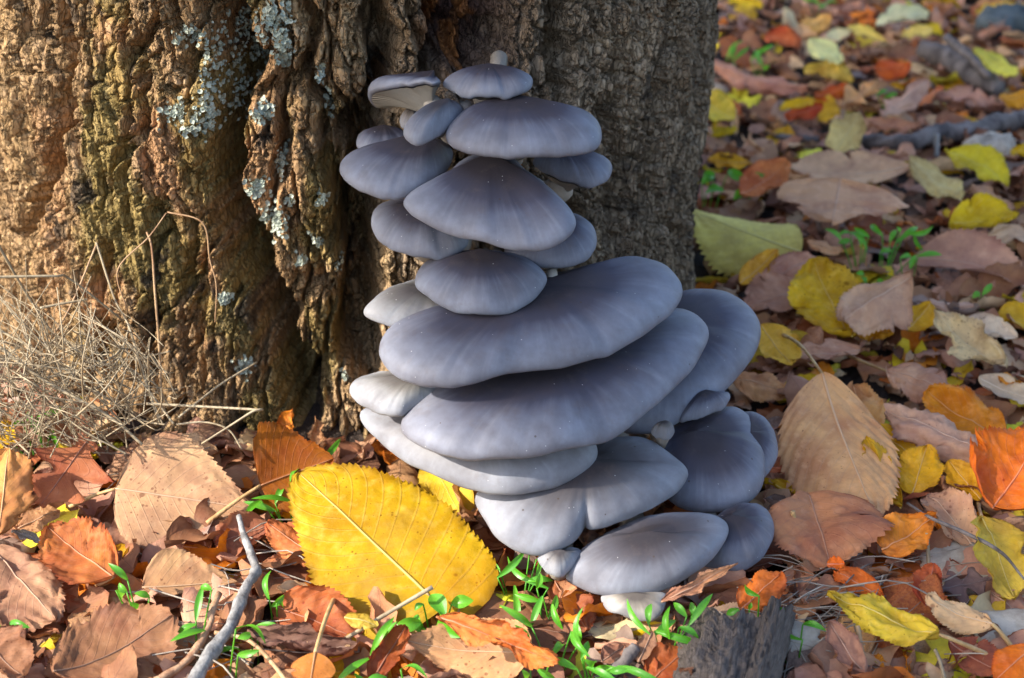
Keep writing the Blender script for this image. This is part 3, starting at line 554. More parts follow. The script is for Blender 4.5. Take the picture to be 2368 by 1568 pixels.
# --- sunlit foreground
leaf('big bright yellow serrated leaf leaning against the mushrooms', (.50, .352, .010), (985,1368), (690,1090), (.36, .44), 24, 'broad', .026, mat='leaf_fresh', pet=ZA(1325,1165), rows=120, cols=14, curl=-.25, bend=-.12, pleat=.55, wr_=.25, roll=-6, bite=0, twist=0.)
leaf('big pale beige heart-shaped leaf with brown specks beside the grass tangle', (.54, .37, .245), R8(650,495), R8(1420,610), (.50, .49), 34, 'poplar', .02, mat='leaf_spotted', pet=R8(335,632), rows=110, cols=14, curl=.2, bend=-.2, pleat=.15, wr_=.35, bite=0, twist=0.)
leaf('dark rust-orange leaf standing upright against the trunk foot', (.30, .115, .03), R8(1465,480), R8(1880,330), (.75, .50), 62, 'poplar', .03, pet=R8(1165,695), curl=.3, bend=.25, pleat=.1, wr_=.45)
leaf('reddish-brown lobed leaf with pointed lobes beside the beige heart-shaped leaf', (.36, .15, .09), R8(505,215), R8(225,600), (.52, .42), 28, 'lobed', .028, pet=R8(690,130), curl=.4, pleat=.2, wr_=.5)
leaf('upright rounded brown leaf under the dry grass', (.34, .19, .125), R8(420,260), R8(400,5), .48, 48, 'poplar', .02, mat='leaf_spotted', pleat=.2, wr_=.3)
leaf('large tan-orange leaf curling at the foot of the dry grass', (.55, .30, .13), R8(-10,760), R8(50,270), (.35, .34), 38, 'elm', .03, curl=-.7, pleat=1.)
leaf('bright yellow leaf half hidden beside the dry grass', Y1, R8(-90,300), R8(60,130), .45, 35, 'elm', .03, mat='leaf_fresh')
leaf('crinkled orange-brown serrated leaf below the beige heart-shaped leaf', (.50, .205, .085), R8(640,1010), R8(270,720), (.46, .42), 26, 'elm', .024, pet=R8(500,1065), curl=.5, bend=.3, pleat=1.2, wr_=1.1, rows=90, cols=12)
leaf('pinkish tan leaf with straight ribs beside the crinkled orange leaf', (.44, .275, .19), R8(-40,830), R8(310,1235), (.30, .42), 18, 'elm', .018, pleat=1.3, curl=-.2, rows=80)
leaf('brown serrated leaf pinned under the crinkled orange leaf', (.40, .19, .10), R8(840,1090), R8(270,1060), (.32, .30), 20, 'elm', .014, pleat=1., curl=-.3)
leaf('tan specked leaf with a drawn-out tip below the beige heart-shaped leaf', (.50, .33, .20), R8(800,1060), R8(1338,1028), (.40, .12), 24, 'poplar', .02, mat='leaf_spotted', curl=.5, wr_=.5, pleat=.1)
leaf('broad dark brown ribbed leaf with a hole in the foreground', (.27, .15, .095), R8(300,1600), R8(980,1250), (.44, .44), 14, 'elm', .016, pleat=1.3, curl=.2, wr_=.6, rows=90, cols=12)
leaf('dark brown leaf lying at the corner below the ribbed leaf', (.27, .15, .10), R8(-120,1330), R8(140,1580), .5, 18, 'elm', .02)
leaf('rust-brown ribbed leaf with torn holes behind the grey twig', (.33, .16, .105), R8(1550,700), R8(1210,810), (.48, .45), 30, 'elm', .018, pleat=1.)
leaf('small orange pleated leaf tucked beneath the yellow leaf', (.50, .21, .10), R8(1830,920), R8(1505,700), (.3, .3), 30, 'elm', .02, pleat=1.5, curl=-.8)
leaf('dull brown leaf lying under the tip of the yellow leaf', (.29, .14, .085), R8(1370,1010), R8(1960,1010), (.34, .3), 20, 'elm', .012, pleat=.9)
leaf('reddish brown leaf below the yellow leaf beside the straw', (.38, .14, .07), R8(1530,1150), R8(2030,1330), (.40, .34), 18, 'elm', .014, pleat=.8)
leaf('rolled purple-brown leaf tube below the reddish brown leaf', (.20, .125, .105), R8(1390,1330), R8(2030,1440), (.24, .24), 15, 'elm', .016, curl=2.6, pleat=.3)
leaf('small glossy round orange-brown leaf on a long straw-coloured stalk', (.45, .20, .075), R8(1775,1420), R8(1745,1610), (.62, .62), 32, 'oval', .028, pet=R8(1915,1045), curl=-.35, bend=-.25, pleat=0., wr_=.35)
leaf('tiny bright orange leaf scrap beneath the beige heart-shaped leaf', (.60, .24, .03), R8(1030,825), R8(1175,845), .2, 25, 'oval', .014)
leaf('small grey leaf folded beside the pinkish tan leaf', (.27, .27, .28), R8(65,745), R8(245,800), .2, 22, 'lance', .02, curl=.8)
leaf('tan specked leaf propped beneath the lobed leaf', (.50, .32, .20), R8(100,720), R8(335,610), (.35, .35), 28, 'oval', .018, mat='leaf_spotted')
leaf('brown leaf sunk behind the lobed leaf', (.22, .12, .09), R8(120,610), R8(280,390), (.3, .3), 25, 'elm', .012)
leaf('brown leaf overhung by the dry grass stems', (.33, .18, .11), R8(150,190), R8(60,10), (.4, .4), 40, 'elm', .02)
leaf('small pale yellow oval leaf lying below the big yellow leaf', (.52, .40, .10), ZA(735,1185), ZA(950,1228), (.27, .27), 20, 'oval', .03, mat='leaf_fresh', pleat=.2)
leaf('reddish leaf fragment under the stalk of the yellow leaf', (.34, .13, .07), ZA(880,1290), ZA(1170,1060), (.32, .3), 20, 'elm', .012)
leaf('dark red folded leaf standing on edge beside the tan speckled leaf', (.26, .085, .035), ZA(905,1590), ZA(1120,1240), (.30, .22), 35, 'elm', .016, curl=1.4)
leaf('broad tan leaf with brown speckles in the foreground below the seedlings', (.52, .33, .195), ZA(1910,1430), ZA(1110,1370), (.27, .38), 22, 'poplar', .018, mat='leaf_spotted', rows=100, cols=12, pleat=.2, curl=-.3, wr_=.4)
leaf('orange leaf edge curled over and saw-toothed above the tan speckled leaf', (.54, .205, .08), ZA(1310,1195), ZA(2060,1470), (.17, .10), 30, 'elm', .03, curl=1.6, pleat=.6)
leaf('dark brown leaf behind the curled orange edge', (.22, .115, .075), ZA(1350,1180), ZA(2130,1310), (.40, .30), 16, 'elm', .014, pleat=.7)
leaf('dark red leaf in the gap between yellow leaf and mushrooms', (.23, .07, .03), ZA(1690,960), ZA(1930,800), (.5, .5), 20, 'elm', .012)
leaf('brown specked leaf lying before the cream cap', (.38, .235, .155), ZB(660,680), ZB(1190,1080), (.26, .32), 8, 'poplar', .004, mat='leaf_spotted', curl=-.4)
leaf('reddish brown leaf among the seedlings in front of the mushrooms', (.34, .145, .075), ZB(580,590), ZB(820,960), (.34, .34), 18, 'elm', .014)
leaf('twisted brown leaf strip resting against the lowest mushrooms', (.33, .20, .135), ZB(1370,775), ZB(1900,440), (.11, .10), 40, 'lance', .03, curl=1.5, twist=1.2)
leaf('dull grey-brown leaf lying by the straw litter', (.17, .13, .11), ZB(1600,990), ZB(2080,850), (.46, .42), 14, 'elm', .012, wr_=.7)
leaf('orange-brown serrated leaf right of the lowest mushrooms', (.42, .17, .05), ZB(1930,800), ZB(2225,530), (.34, .34), 26, 'elm', .018)
leaf('thin brown leaf before the seedling clump', (.33, .20, .14), ZB(1190,1190), ZB(1290,965), (.3, .3), 28, 'elm', .018, curl=.9)
leaf('rust leaf with orange centre beside the broken wood', (.36, .12, .05), ZB(1260,1330), ZB(1560,1080), (.45, .4), 20, 'elm', .014)
leaf('small brown scrap of leaf by the stick end', (.32, .18, .13), ZB(920,1180), ZB(1090,1060), .4, 20, 'elm', .014)
# --- lower right
leaf('large beige leaf with strong parallel ribs and long stalk right of the mushrooms', (.47, .30, .18), R4(985,1050), R5(1350,520), (.25, .36), 16, 'elm', .022, pet=R4(620,700), pleat=1.5, curl=-.5, wr_=.4, rows=110, cols=14, bite=0, twist=.2)
leaf('narrow rust leaf pointing at the rounded right cap', (.38, .16, .08), R5(1045,185), R5(610,190), (.16, .16), 18, 'lance', .022)
leaf('small yellow leaf tucked beside the right-hand caps', Y2, R5(890,345), R5(580,235), (.22, .2), 18, 'lance', .018)
leaf('pale grey leaf beside the lowest right cap', (.36, .31, .30), R5(890,360), R5(600,560), (.32, .3), 20, 'elm', .016, curl=.6)
leaf('large brown leaf folded along its midrib right of the lowest caps', (.31, .165, .105), R5(900,310), R5(1050,820), (.52, .42), 14, 'elm', .02, fold=.55, pleat=.5)
leaf('smooth orange leaf with notched base on the twig', (.50, .215, .055), R5(1390,710), R5(1750,480), (.40, .38), 20, 'poplar', .024, pleat=.3, curl=.3)
leaf('pinkish beige ribbed leaf with dark dashes', (.42, .29, .21), R5(2000,660), R5(1700,310), (.36, .4), 18, 'elm', .02, mat='leaf_spotted', pleat=1.7)
leaf('narrow mustard yellow leaf on edge beside the beige ribbed leaf', Y2, R5(1500,470), R5(1290,-20), (.22, .18), 22, 'elm', .018, curl=.9)
leaf('orange-yellow leaf above the smooth orange leaf', (.54, .32, .045), R5(1590,345), R5(1690,10), (.40, .38), 26, 'elm', .02)
leaf('small golden folded leaf near the big orange leaf', (.52, .31, .05), R5(2050,380), R5(1840,110), (.36, .33), 25, 'elm', .02, curl=.8)
leaf('big deep orange leaf with smooth blade', (.52, .16, .012), R5(2110,470), R5(2480,-60), (.52, .5), 22, 'elm', .022, pleat=.8, rows=90)
leaf('long lemon yellow leaf with two pale stalks', (.60, .43, .10), R5(2070,470), R5(2280,1020), (.30, .34), 14, 'elm', .02, pet=R5(2040,385), pleat=.6)
leaf('long blotched yellow-green leaf with a hole lying on the straw', (.52, .43, .085), R5(1775,1300), R5(1020,1010), (.20, .20), 16, 'lance', .026, mat='leaf_spotted', pet=R5(2115,1415), pleat=.5, rows=90, cols=12, curl=-.4)
leaf('dark red jagged leaf standing behind the blotched yellow leaf', (.24, .075, .035), R5(1680,1090), R5(1740,800), (.45, .3), 40, 'elm', .014, curl=.9)
leaf('dark purple lobed leaf beside the lemon yellow leaf', (.125, .095, .105), R5(1750,980), R5(2110,900), (.45, .42), 20, 'lobed', .014)
leaf('pale beige specked leaf below the lemon yellow leaf', (.45, .34, .23), R5(2140,1230), R5(1680,1040), (.28, .26), 18, 'elm', .022, mat='leaf_spotted', pet=R5(2275,1375), curl=-.7)
leaf('rust leaf partly under the blotched yellow leaf', (.42, .155, .05), R5(1400,1020), R5(1070,840), (.32, .3), 18, 'elm', .018)
leaf('tiny round deep orange leaf', (.50, .14, .01), R5(1020,800), R5(1140,800), .5, 30, 'oval', .03, pleat=0.)
leaf('curled grey-brown leaf among straw below the blotched yellow leaf', (.29, .18, .14), R5(1270,1560), R5(1040,1200), (.28, .25), 24, 'elm', .018, curl=1.0)
leaf('dark maroon leaf below the pale beige specked leaf', (.21, .085, .055), R5(1830,1340), R5(2180,1540), (.45, .4), 14, 'elm', .014)
leaf('rust-orange leaf tip rising at the corner beyond the maroon leaf', (.42, .155, .03), R5(2420,1340), R5(2160,1570), (.4, .4), 30, 'elm', .02)
leaf('muted brown leaf below the lemon yellow leaf', (.30, .19, .15), R5(2120,1000), R5(2420,1210), (.35, .35), 15, 'elm', .012)
leaf('grey-brown torn leaf beneath the smooth orange leaf', (.25, .18, .155), R5(1150,750), R5(1440,930), (.3, .4), 14, 'lobed', .012)
leaf('orange-tan leaf edge beside the rounded right cap', (.48, .24, .12), R5(740,40), R5(620,190), .4, 20, 'elm', .012)
leaf('dark brown leaf under the lowest right cap', (.18, .09, .06), R5(380,860), R5(720,760), (.35, .3), 15, 'elm', .01)
# --- middle right
leaf('large soft yellow serrated leaf beside the trunk edge', (.62, .44, .17), R4(850,215), R3(120,1460), (.42, .46), 15, 'elm', .022, pleat=.9, rows=100, cols=12, wr_=.25)
leaf('small ochre leaf propped beyond the soft yellow leaf', (.48, .29, .06), R4(430,415), R4(690,180), (.22, .22), 25, 'elm', .02, curl=.6)
leaf('curled pinkish brown leaf behind the back-right cap', (.35, .21, .165), R4(560,405), R4(990,210), (.26, .24), 25, 'elm', .02, curl=1.0)
leaf('golden yellow spotted leaf with crinkled margin', (.60, .37, .02), R4(1190,790), R4(930,270), (.40, .34), 22, 'elm', .02, mat='leaf_spotted', pleat=.6)
leaf('pale brown leaf folded like a tent on the golden leaf', (.42, .31, .24), R4(1590,340), R4(1130,640), (.32, .30), 25, 'elm', .036, fold=-.7, pleat=.9)
leaf('small golden leaf right of the tent-folded leaf', (.58, .33, .02), R4(1560,720), R4(1730,540), (.4, .38), 22, 'elm', .02)
leaf('golden leaf edge below the tent-folded leaf', (.50, .29, .015), R4(1120,640), R4(1470,740), (.22, .3), 20, 'elm', .018)
leaf('large mauve-brown leaf with a bite in its edge', (.36, .235, .19), R4(1590,180), R4(2400,340), (.33, .30), 15, 'elm', .024, pleat=.8, wr_=.3)
leaf('brown leaf lying beyond the back-right cap', (.33, .20, .15), R4(940,430), R4(480,540), (.34, .5), 16, 'elm', .016, wr_=.9)
leaf('wrinkled brown leaf above the long-stalked beige leaf', (.35, .235, .185), R4(1250,840), R4(790,900), (.3, .26), 18, 'elm', .018, wr_=1.)
leaf('rosy brown leaf with a stalk across it', (.41, .27, .20), R4(1430,940), R4(1840,1130), (.42, .40), 16, 'elm', .022, pet=R4(1100,850), pleat=.9)
leaf('cream leaf with dark flecks by the crinkled white leaf', (.50, .40, .26), R4(2230,1010), R4(1730,640), (.28, .28), 16, 'elm', .02, mat='leaf_spotted')
leaf('crinkled whitish leaf with pitted surface', (.46, .41, .36), R4(1940,650), R4(2310,770), (.32, .30), 20, 'oval', .024, mat='leaf_spotted', wr_=1.2)
leaf('orange leaf standing behind the rolled beige leaf', (.56, .23, .015), R4(2230,1460), R4(1690,1140), (.4, .36), 26, 'elm', .018)
leaf('rolled beige ribbed leaf curling in the litter', (.40, .29, .24), R4(2180,1560), R4(1410,1190), (.24, .22), 20, 'elm', .034, curl=-1.5, pleat=1.2)
leaf('golden serrated leaf below the rolled beige leaf', (.56, .335, .03), R4(1750,1640), R4(1310,1370), (.36, .32), 20, 'elm', .02)
leaf('tan leaf leaning between ribbed and rolled leaves', (.48, .27, .13), R4(1330,1440), R4(1200,1060), (.38, .34), 26, 'elm', .02)
leaf('pale gold leaf by the back-right cap with a long pale stalk', (.56, .355, .085), R4(580,690), R4(790,970), (.40, .32), 22, 'elm', .02, curl=.5)
leaf('tan-orange leaf touching the right caps', (.48, .28, .16), R4(390,1020), R4(770,1120), (.32, .4), 18, 'elm', .016)
leaf('bleached leaf fragment beyond the orange leaf', (.46, .41, .34), R4(2040,1050), R4(2420,1200), (.32, .32), 18, 'elm', .018, wr_=.9)
leaf('small tan leaf scrap near the seedlings', (.46, .29, .19), R4(890,110), R4(1130,180), (.3, .25), 20, 'elm', .018)
leaf('whitish leaf beyond the mauve-brown leaf', (.46, .38, .31), R4(2060,90), R4(2420,60), (.3, .25), 18, 'elm', .02)
leaf('rolled pale tan leaf below the mauve-brown leaf', (.42, .32, .28), R4(1700,520), R4(2050,560), (.22, .22), 15, 'elm', .02, curl=-1.6)
leaf('ochre leaf bit between ribbed and rosy leaves', (.52, .31, .06), R4(1230,1110), R4(1030,1190), (.4, .35), 20, 'elm', .014)
# --- background
leaf('wide tan leaf lying flat in front of the fallen branch', (.46, .33, .235), R3(1600,1170), R3(770,1180), (.20, .30), 14, 'elm', .022, wr_=.3)
leaf('triangular tan leaf flap over the wide tan leaf', (.43, .29, .21), R3(1110,1235), R3(1060,1520), (.95, .85), 16, 'poplar', .03, pleat=.1)
leaf('upright curled straw-coloured leaf beside the fallen branch', (.54, .41, .22), R3(1250,770), R3(1060,1050), (.42, .40), 52, 'elm', .03, curl=.8)
leaf('lemon leaf slanting beyond the wide tan leaf', (.62, .48, .08), R3(1830,980), R3(2250,1220), (.30, .28), 20, 'elm', .03, mat='leaf_fresh')
leaf('broad golden leaf near the whitish leaf', (.62, .42, .04), R3(1850,1530), R3(2310,1450), (.42, .38), 20, 'elm', .026)
leaf('cream and yellow strip-like leaf', (.54, .42, .23), R3(1580,1080), R3(1930,1370), (.24, .2), 16, 'elm', .02)
leaf('orange-tan cupped leaf by the trunk edge', (.44, .21, .09), R3(430,1350), R3(760,1110), (.34, .32), 28, 'elm', .022, curl=.7)
leaf('dark gold leaf by the round seedlings', (.54, .31, .015), R3(520,1120), R3(220,1090), (.28, .3), 22, 'elm', .018)
leaf('yellow-green leaf close to the trunk edge', (.57, .46, .10), R3(395,820), R3(150,640), (.42, .4), 26, 'elm', .024)
leaf('bright gold leaf edge above a rust leaf', (.58, .37, .008), R3(930,690), R3(700,755), (.28, .26), 24, 'oval', .026)
leaf('rust leaf below the bright gold edge', (.30, .08, .02), R3(1000,720), R3(740,800), (.28, .26), 20, 'elm', .014)
leaf('long rolled pinkish leaf beside the trunk edge', (.39, .235, .19), R3(180,420), R3(890,620), (.15, .14), 20, 'elm', .024, curl=-1.5)
leaf('yellow-tan leaf behind the rolled pinkish leaf', (.58, .41, .11), R3(870,470), R3(1200,540), (.34, .32), 26, 'elm', .022)
leaf('arched rust leaf behind the upright straw-coloured leaf', (.34, .11, .03), R3(940,660), R3(1170,590), (.34, .32), 35, 'elm', .02, curl=-1.)
leaf('pale lemon leaf in the far litter', (.60, .53, .30), R3(900,260), R3(1120,420), (.34, .32), 25, 'elm', .024)
leaf('buff yellow strip leaf in the far litter', (.56, .42, .15), R3(1160,190), R3(1430,295), (.22, .2), 25, 'lance', .024)
leaf('ivory leaf bit beside the buff strip', (.52, .48, .34), R3(1010,270), R3(1190,220), (.32, .3), 25, 'elm', .024)
leaf('large bleached ivory leaf far behind', (.58, .54, .42), R3(1720,80), R3(1350,150), (.30, .28), 30, 'oval', .026)
leaf('honey-yellow leaf beyond the dark log', (.57, .40, .15), R3(1740,190), R3(1530,250), (.34, .3), 28, 'elm', .024)
leaf('arched red-brown leaf beside the dark log', (.38, .115, .03), R3(1340,470), R3(1590,450), (.42, .38), 42, 'elm', .026, curl=-1.)
leaf('tan torn leaf in front of the red-brown leaf', (.48, .30, .17), R3(1100,730), R3(1380,580), (.32, .3), 22, 'lobed', .022)
leaf('long rolled grey-tan leaf beside the dark log', (.41, .30, .26), R3(1710,560), R3(1390,780), (.16, .14), 22, 'elm', .024, curl=-1.4)
leaf('curved pale yellow leaf behind the log end', (.62, .54, .13), R3(2010,350), R3(2290,540), (.34, .16), 28, 'elm', .028, bend=.6)
leaf('orange leaf against the log end', (.54, .28, .02), R3(2180,680), R3(2420,640), (.4, .4), 25, 'elm', .024)
leaf('gold leaf above the dark stone', (.58, .38, .07), R3(2040,80), R3(2360,20), (.26, .22), 30, 'elm', .024)
leaf('rust leaf with dark centre behind the blurred seedlings', (.34, .13, .055), R3(600,240), R3(850,290), (.42, .38), 28, 'elm', .02)
leaf('golden leaf at the top by the trunk', (.60, .42, .06), R3(360,20), R3(590,40), (.3, .3), 25, 'elm', .022)
leaf('apricot leaf in the far litter', (.56, .36, .14), R3(830,210), R3(1050,120), (.38, .34), 26, 'elm', .022)
leaf('mauve leaf in front of the dark log', (.36, .235, .20), R3(1760,640), R3(2150,700), (.28, .26), 18, 'elm', .02)
leaf('brown leaf lying on the fallen branch', (.34, .195, .14), R3(1290,840), R3(1660,880), (.2, .18), 22, 'elm', .034)
leaf('gold leaf at the far edge beyond the lemon leaf', (.58, .40, .03), R3(2260,1020), R3(2420,1060), (.5, .45), 22, 'elm', .024)
HAND = LN[0]
# --- the rest of the litter: single leaves on top, the buried mass as one object
PAL = [BR, BR2, BR2, DKB, RU, OR, TAN, TAN, BEI, PNK, PNK, GRY, Y2, Y3, BR, PNK]
PNAME = {BR: 'chestnut brown', BR2: 'mid brown', DKB: 'very dark brown', RU: 'rust red', OR: 'deep orange', TAN: 'tan', BEI: 'pale beige', PNK: 'pinkish brown', GRY: 'grey-brown', Y2: 'mustard yellow', Y3: 'soft yellow'}
def ok_spot(x, y, far=True):
    if math.hypot(x-TC[0], y-TC[1]) < TR+.01: return False
    return True
def filler(xy, size, z, color, protos, tiltmax, g):
    V = protos[g.integers(len(protos))]
    a = g.uniform(0, 2*np.pi); tx, ty = g.normal(0, tiltmax, 2)
    X = np.array([math.cos(a), math.sin(a), tx]); X /= np.linalg.norm(X); n = np.array([-tx*math.cos(a), -tx*math.sin(a), 1])+np.array([math.sin(a)*ty, -math.cos(a)*ty, 0]); n -= X*(n@X); n /= np.linalg.norm(n)
    Yv = np.cross(n, X); W = (V[:, :1]*X+V[:, 1:2]*Yv+V[:, 2:3]*n)*size
    return W
lo, hiP = [], []
for k in range(14):
    kd = ['elm', 'elm', 'poplar', 'elm', 'lance', 'lobed', 'oval'][k % 7]; w0 = .36 if kd in ('elm', 'poplar', 'oval') else (.2 if kd == 'lance' else .45)
    cu, be = rng.uniform(-1.6, 2.0), rng.uniform(-1., 1.)
    a = leaf_VF(1., w0, w0*rng.uniform(.8, 1.1), kd, 500+k, 46, 5, cu, be, 0, .8, 1.6, twist=rng.normal(0, .4), bite=1); b = leaf_VF(1., w0, w0, kd, 500+k, 14, 2, cu, be, 0, .3, 1.6, teeth=7, bite=1)
    hiP.append(a); lo.append(b)
import re
def short(l): return re.split(r' (?:beside|with|on|below|in|by|at|under|beneath|against|behind|leaning|lying|standing|half|beyond|above|near|right|left|touching|curling|tucked|pinned|among|before|between|pointing|across|overhung|sunk|propped|resting|like|along|rising|partly|over|slanting|close|far|of|into)\b', l)[0]
cnt = 0; target = 300-HAND
g2 = np.random.default_rng(21)
PM = [bpy.data.meshes.new('blade') for _ in hiP]
proto_me = []
for a in hiP:
    o = mk('blade', a[0], a[1], M['leaf'], uv=a[2]); proto_me.append(o.data); bpy.data.objects.remove(o)
tries = 0
while cnt < target and tries < 9000:
    tries += 1
    d = (g2.uniform(0, 2400) if g2.random() < .35 else g2.uniform(1540, 2400), g2.uniform(0, 1600))
    if d[0] < 1540 and d[1] < 940: continue
    if 1100 < d[0] < 1750 and d[1] < 1330: continue
    p = onz(d, .01)
    if not ok_spot(p[0], p[1]): continue
    k = g2.integers(len(hiP)); size = g2.uniform(.026, .052) if p[1] < 1.3 else g2.uniform(.03, .062); col = PAL[g2.integers(len(PAL))]
    if d[1] > 1250 and col in (Y2, Y3): col = BR
    o = bpy.data.objects.new('fallen_leaf', proto_me[k]); link(o); o.scale = (size,)*3
    o.rotation_euler = (g2.normal(.0, .3), g2.normal(0, .3), g2.uniform(0, 6.28))
    m = Vector(o.rotation_euler).length
    from mathutils import Euler
    Rm = np.array(Euler(o.rotation_euler).to_matrix()); W = hiP[k][0]@Rm.T*size
    gz = float(ground_h(p[0], p[1])); o.location = (float(p[0]), float(p[1]), gz+max(.002, -np.percentile(W[:, 2], 6))+g2.uniform(0, .004))
    cj = np.clip(warm(col)*g2.uniform(.8, 1.2)*(1. if z_front(d) else 1.32), 0, .8); o.color = (*map(float, cj), 1)  # leaves in the shade get a brighter colour than the sunlit front
    ar = 'on the ground behind and beside the trunk' if p[1] > 1.0 else 'in the foreground litter'
    sh = ['serrated', 'toothed', 'heart-shaped', 'ribbed', 'narrow', 'lobed', 'oval'][k % 7]
    nb_ = short(min(HLEAF, key=lambda q: (q[0][0]-p[0])**2+(q[0][1]-p[1])**2)[1])
    tag(o, '%s %s leaf lying next to the %s' % (PNAME[col], sh, nb_), 'leaf', '%s litter leaves' % PNAME[col]); cnt += 1
Vs, Fs, Us, Cs = [], [], [], []; off = 0
for i in range(13500):
    if i < 11000:
        y = .42+2.2*g2.random()**1.15; x = g2.uniform(-1, 1)*(.26+.36*y)
        if y > .95 and x < .0: continue
    else: x, y = g2.uniform(-1.1, 1.9), .3+3.1*g2.random()
    if not ok_spot(x, y): continue
    k = g2.integers(len(lo)); size = g2.uniform(.018, .052); col = PAL[g2.integers(len(PAL))]
    if col in (Y2, Y3, OR) and g2.random() < .5: col = BR
    W = filler((x, y), size, 0, col, [lo[k][0]], .3, g2); gz = float(ground_h(x, y))
    W = W+np.array([x, y, gz+.0005-np.percentile(W[:, 2], 12)*.8+g2.uniform(-.003, .009)])
    Vs.append(W); Fs.append(lo[k][1]+off); Us.append(lo[k][2]); off += len(W)
    Cs.append(np.tile(np.clip(warm(col)*g2.uniform(.75, 1.35), 0, .7), (len(W), 1)))
lit = mk('leaf_litter', np.concatenate(Vs), np.concatenate(Fs), M['litter'], uv=np.concatenate(Us), col=np.concatenate(Cs)); lit['kind'] = 'stuff'
tag(lit, 'dense carpet of brown dead leaves covering the ground', 'leaf litter')
# ------------------------------------------------------------------ green seedlings
def blade_VF(p0, p1, wid, n, off, sag, seed):
    X = p1-p0; L = np.linalg.norm(X); X /= L; Yv = np.cross(n, X); Yv /= np.linalg.norm(Yv); Zv = np.cross(X, Yv); nr = 12; V = []
    for i in range(nr):
        t = i/(nr-1); w = wid*math.sin(math.pi*min(1, t*.90+.08))**.95*(1 if i < nr-1 else .05); c_ = p0+X*L*t+Zv*sag*L*math.sin(math.pi*t)
        for s in (-1, -.5, 0, .5, 1): V.append(c_+Yv*w*s+Zv*w*.45*abs(s))
    return np.array(V), gridF(nr, 5, False, off)
def seedling(label, root, blades, wid=.0018, T=50, zg=.022, wf=1.):
    p = onz(root, zg); n = tilt_normal(p, T); r = empty('green_seedling', p, label, 'seedling', 'green seedlings sprouting through the litter')
    for i, (a, b) in enumerate(blades):
        off3 = rng.normal(0, .004, 3); off3[2] = 0
        pa, pb = onplane(a, p, n)+off3, onplane(b, p, n)+off3+np.array([0, rng.normal(0, .006), 0])
        if np.linalg.norm(pa-p) > np.linalg.norm(pb-p): pa, pb = pb, pa
        pb = pa+(pb-pa)*1.3; nn = n+rng.normal(0, .35, 3); nn /= np.linalg.norm(nn); L = np.linalg.norm(pb-pa)
        V, F = blade_VF(pa, pb, min(wid*wf, L*.3), nn, 0, rng.uniform(.08, .26), i); unparent_offset(mk('leaf', V, F, M['green'], r), r)
        if np.linalg.norm(pa-p) > .003:
            q = p+np.array([rng.normal(0, .002), rng.normal(0, .002), -.028]); Vt, Ft = tubeVF(spline([q, q*.4+pa*.6+np.array([0, 0, .002]), pa], 7), .00042, 5); unparent_offset(mk('shoot', Vt, Ft, M['green'], r), r)
    return r
def B(f, L): return [(f(a, b), f(c, d)) for a, b, c, d in L]
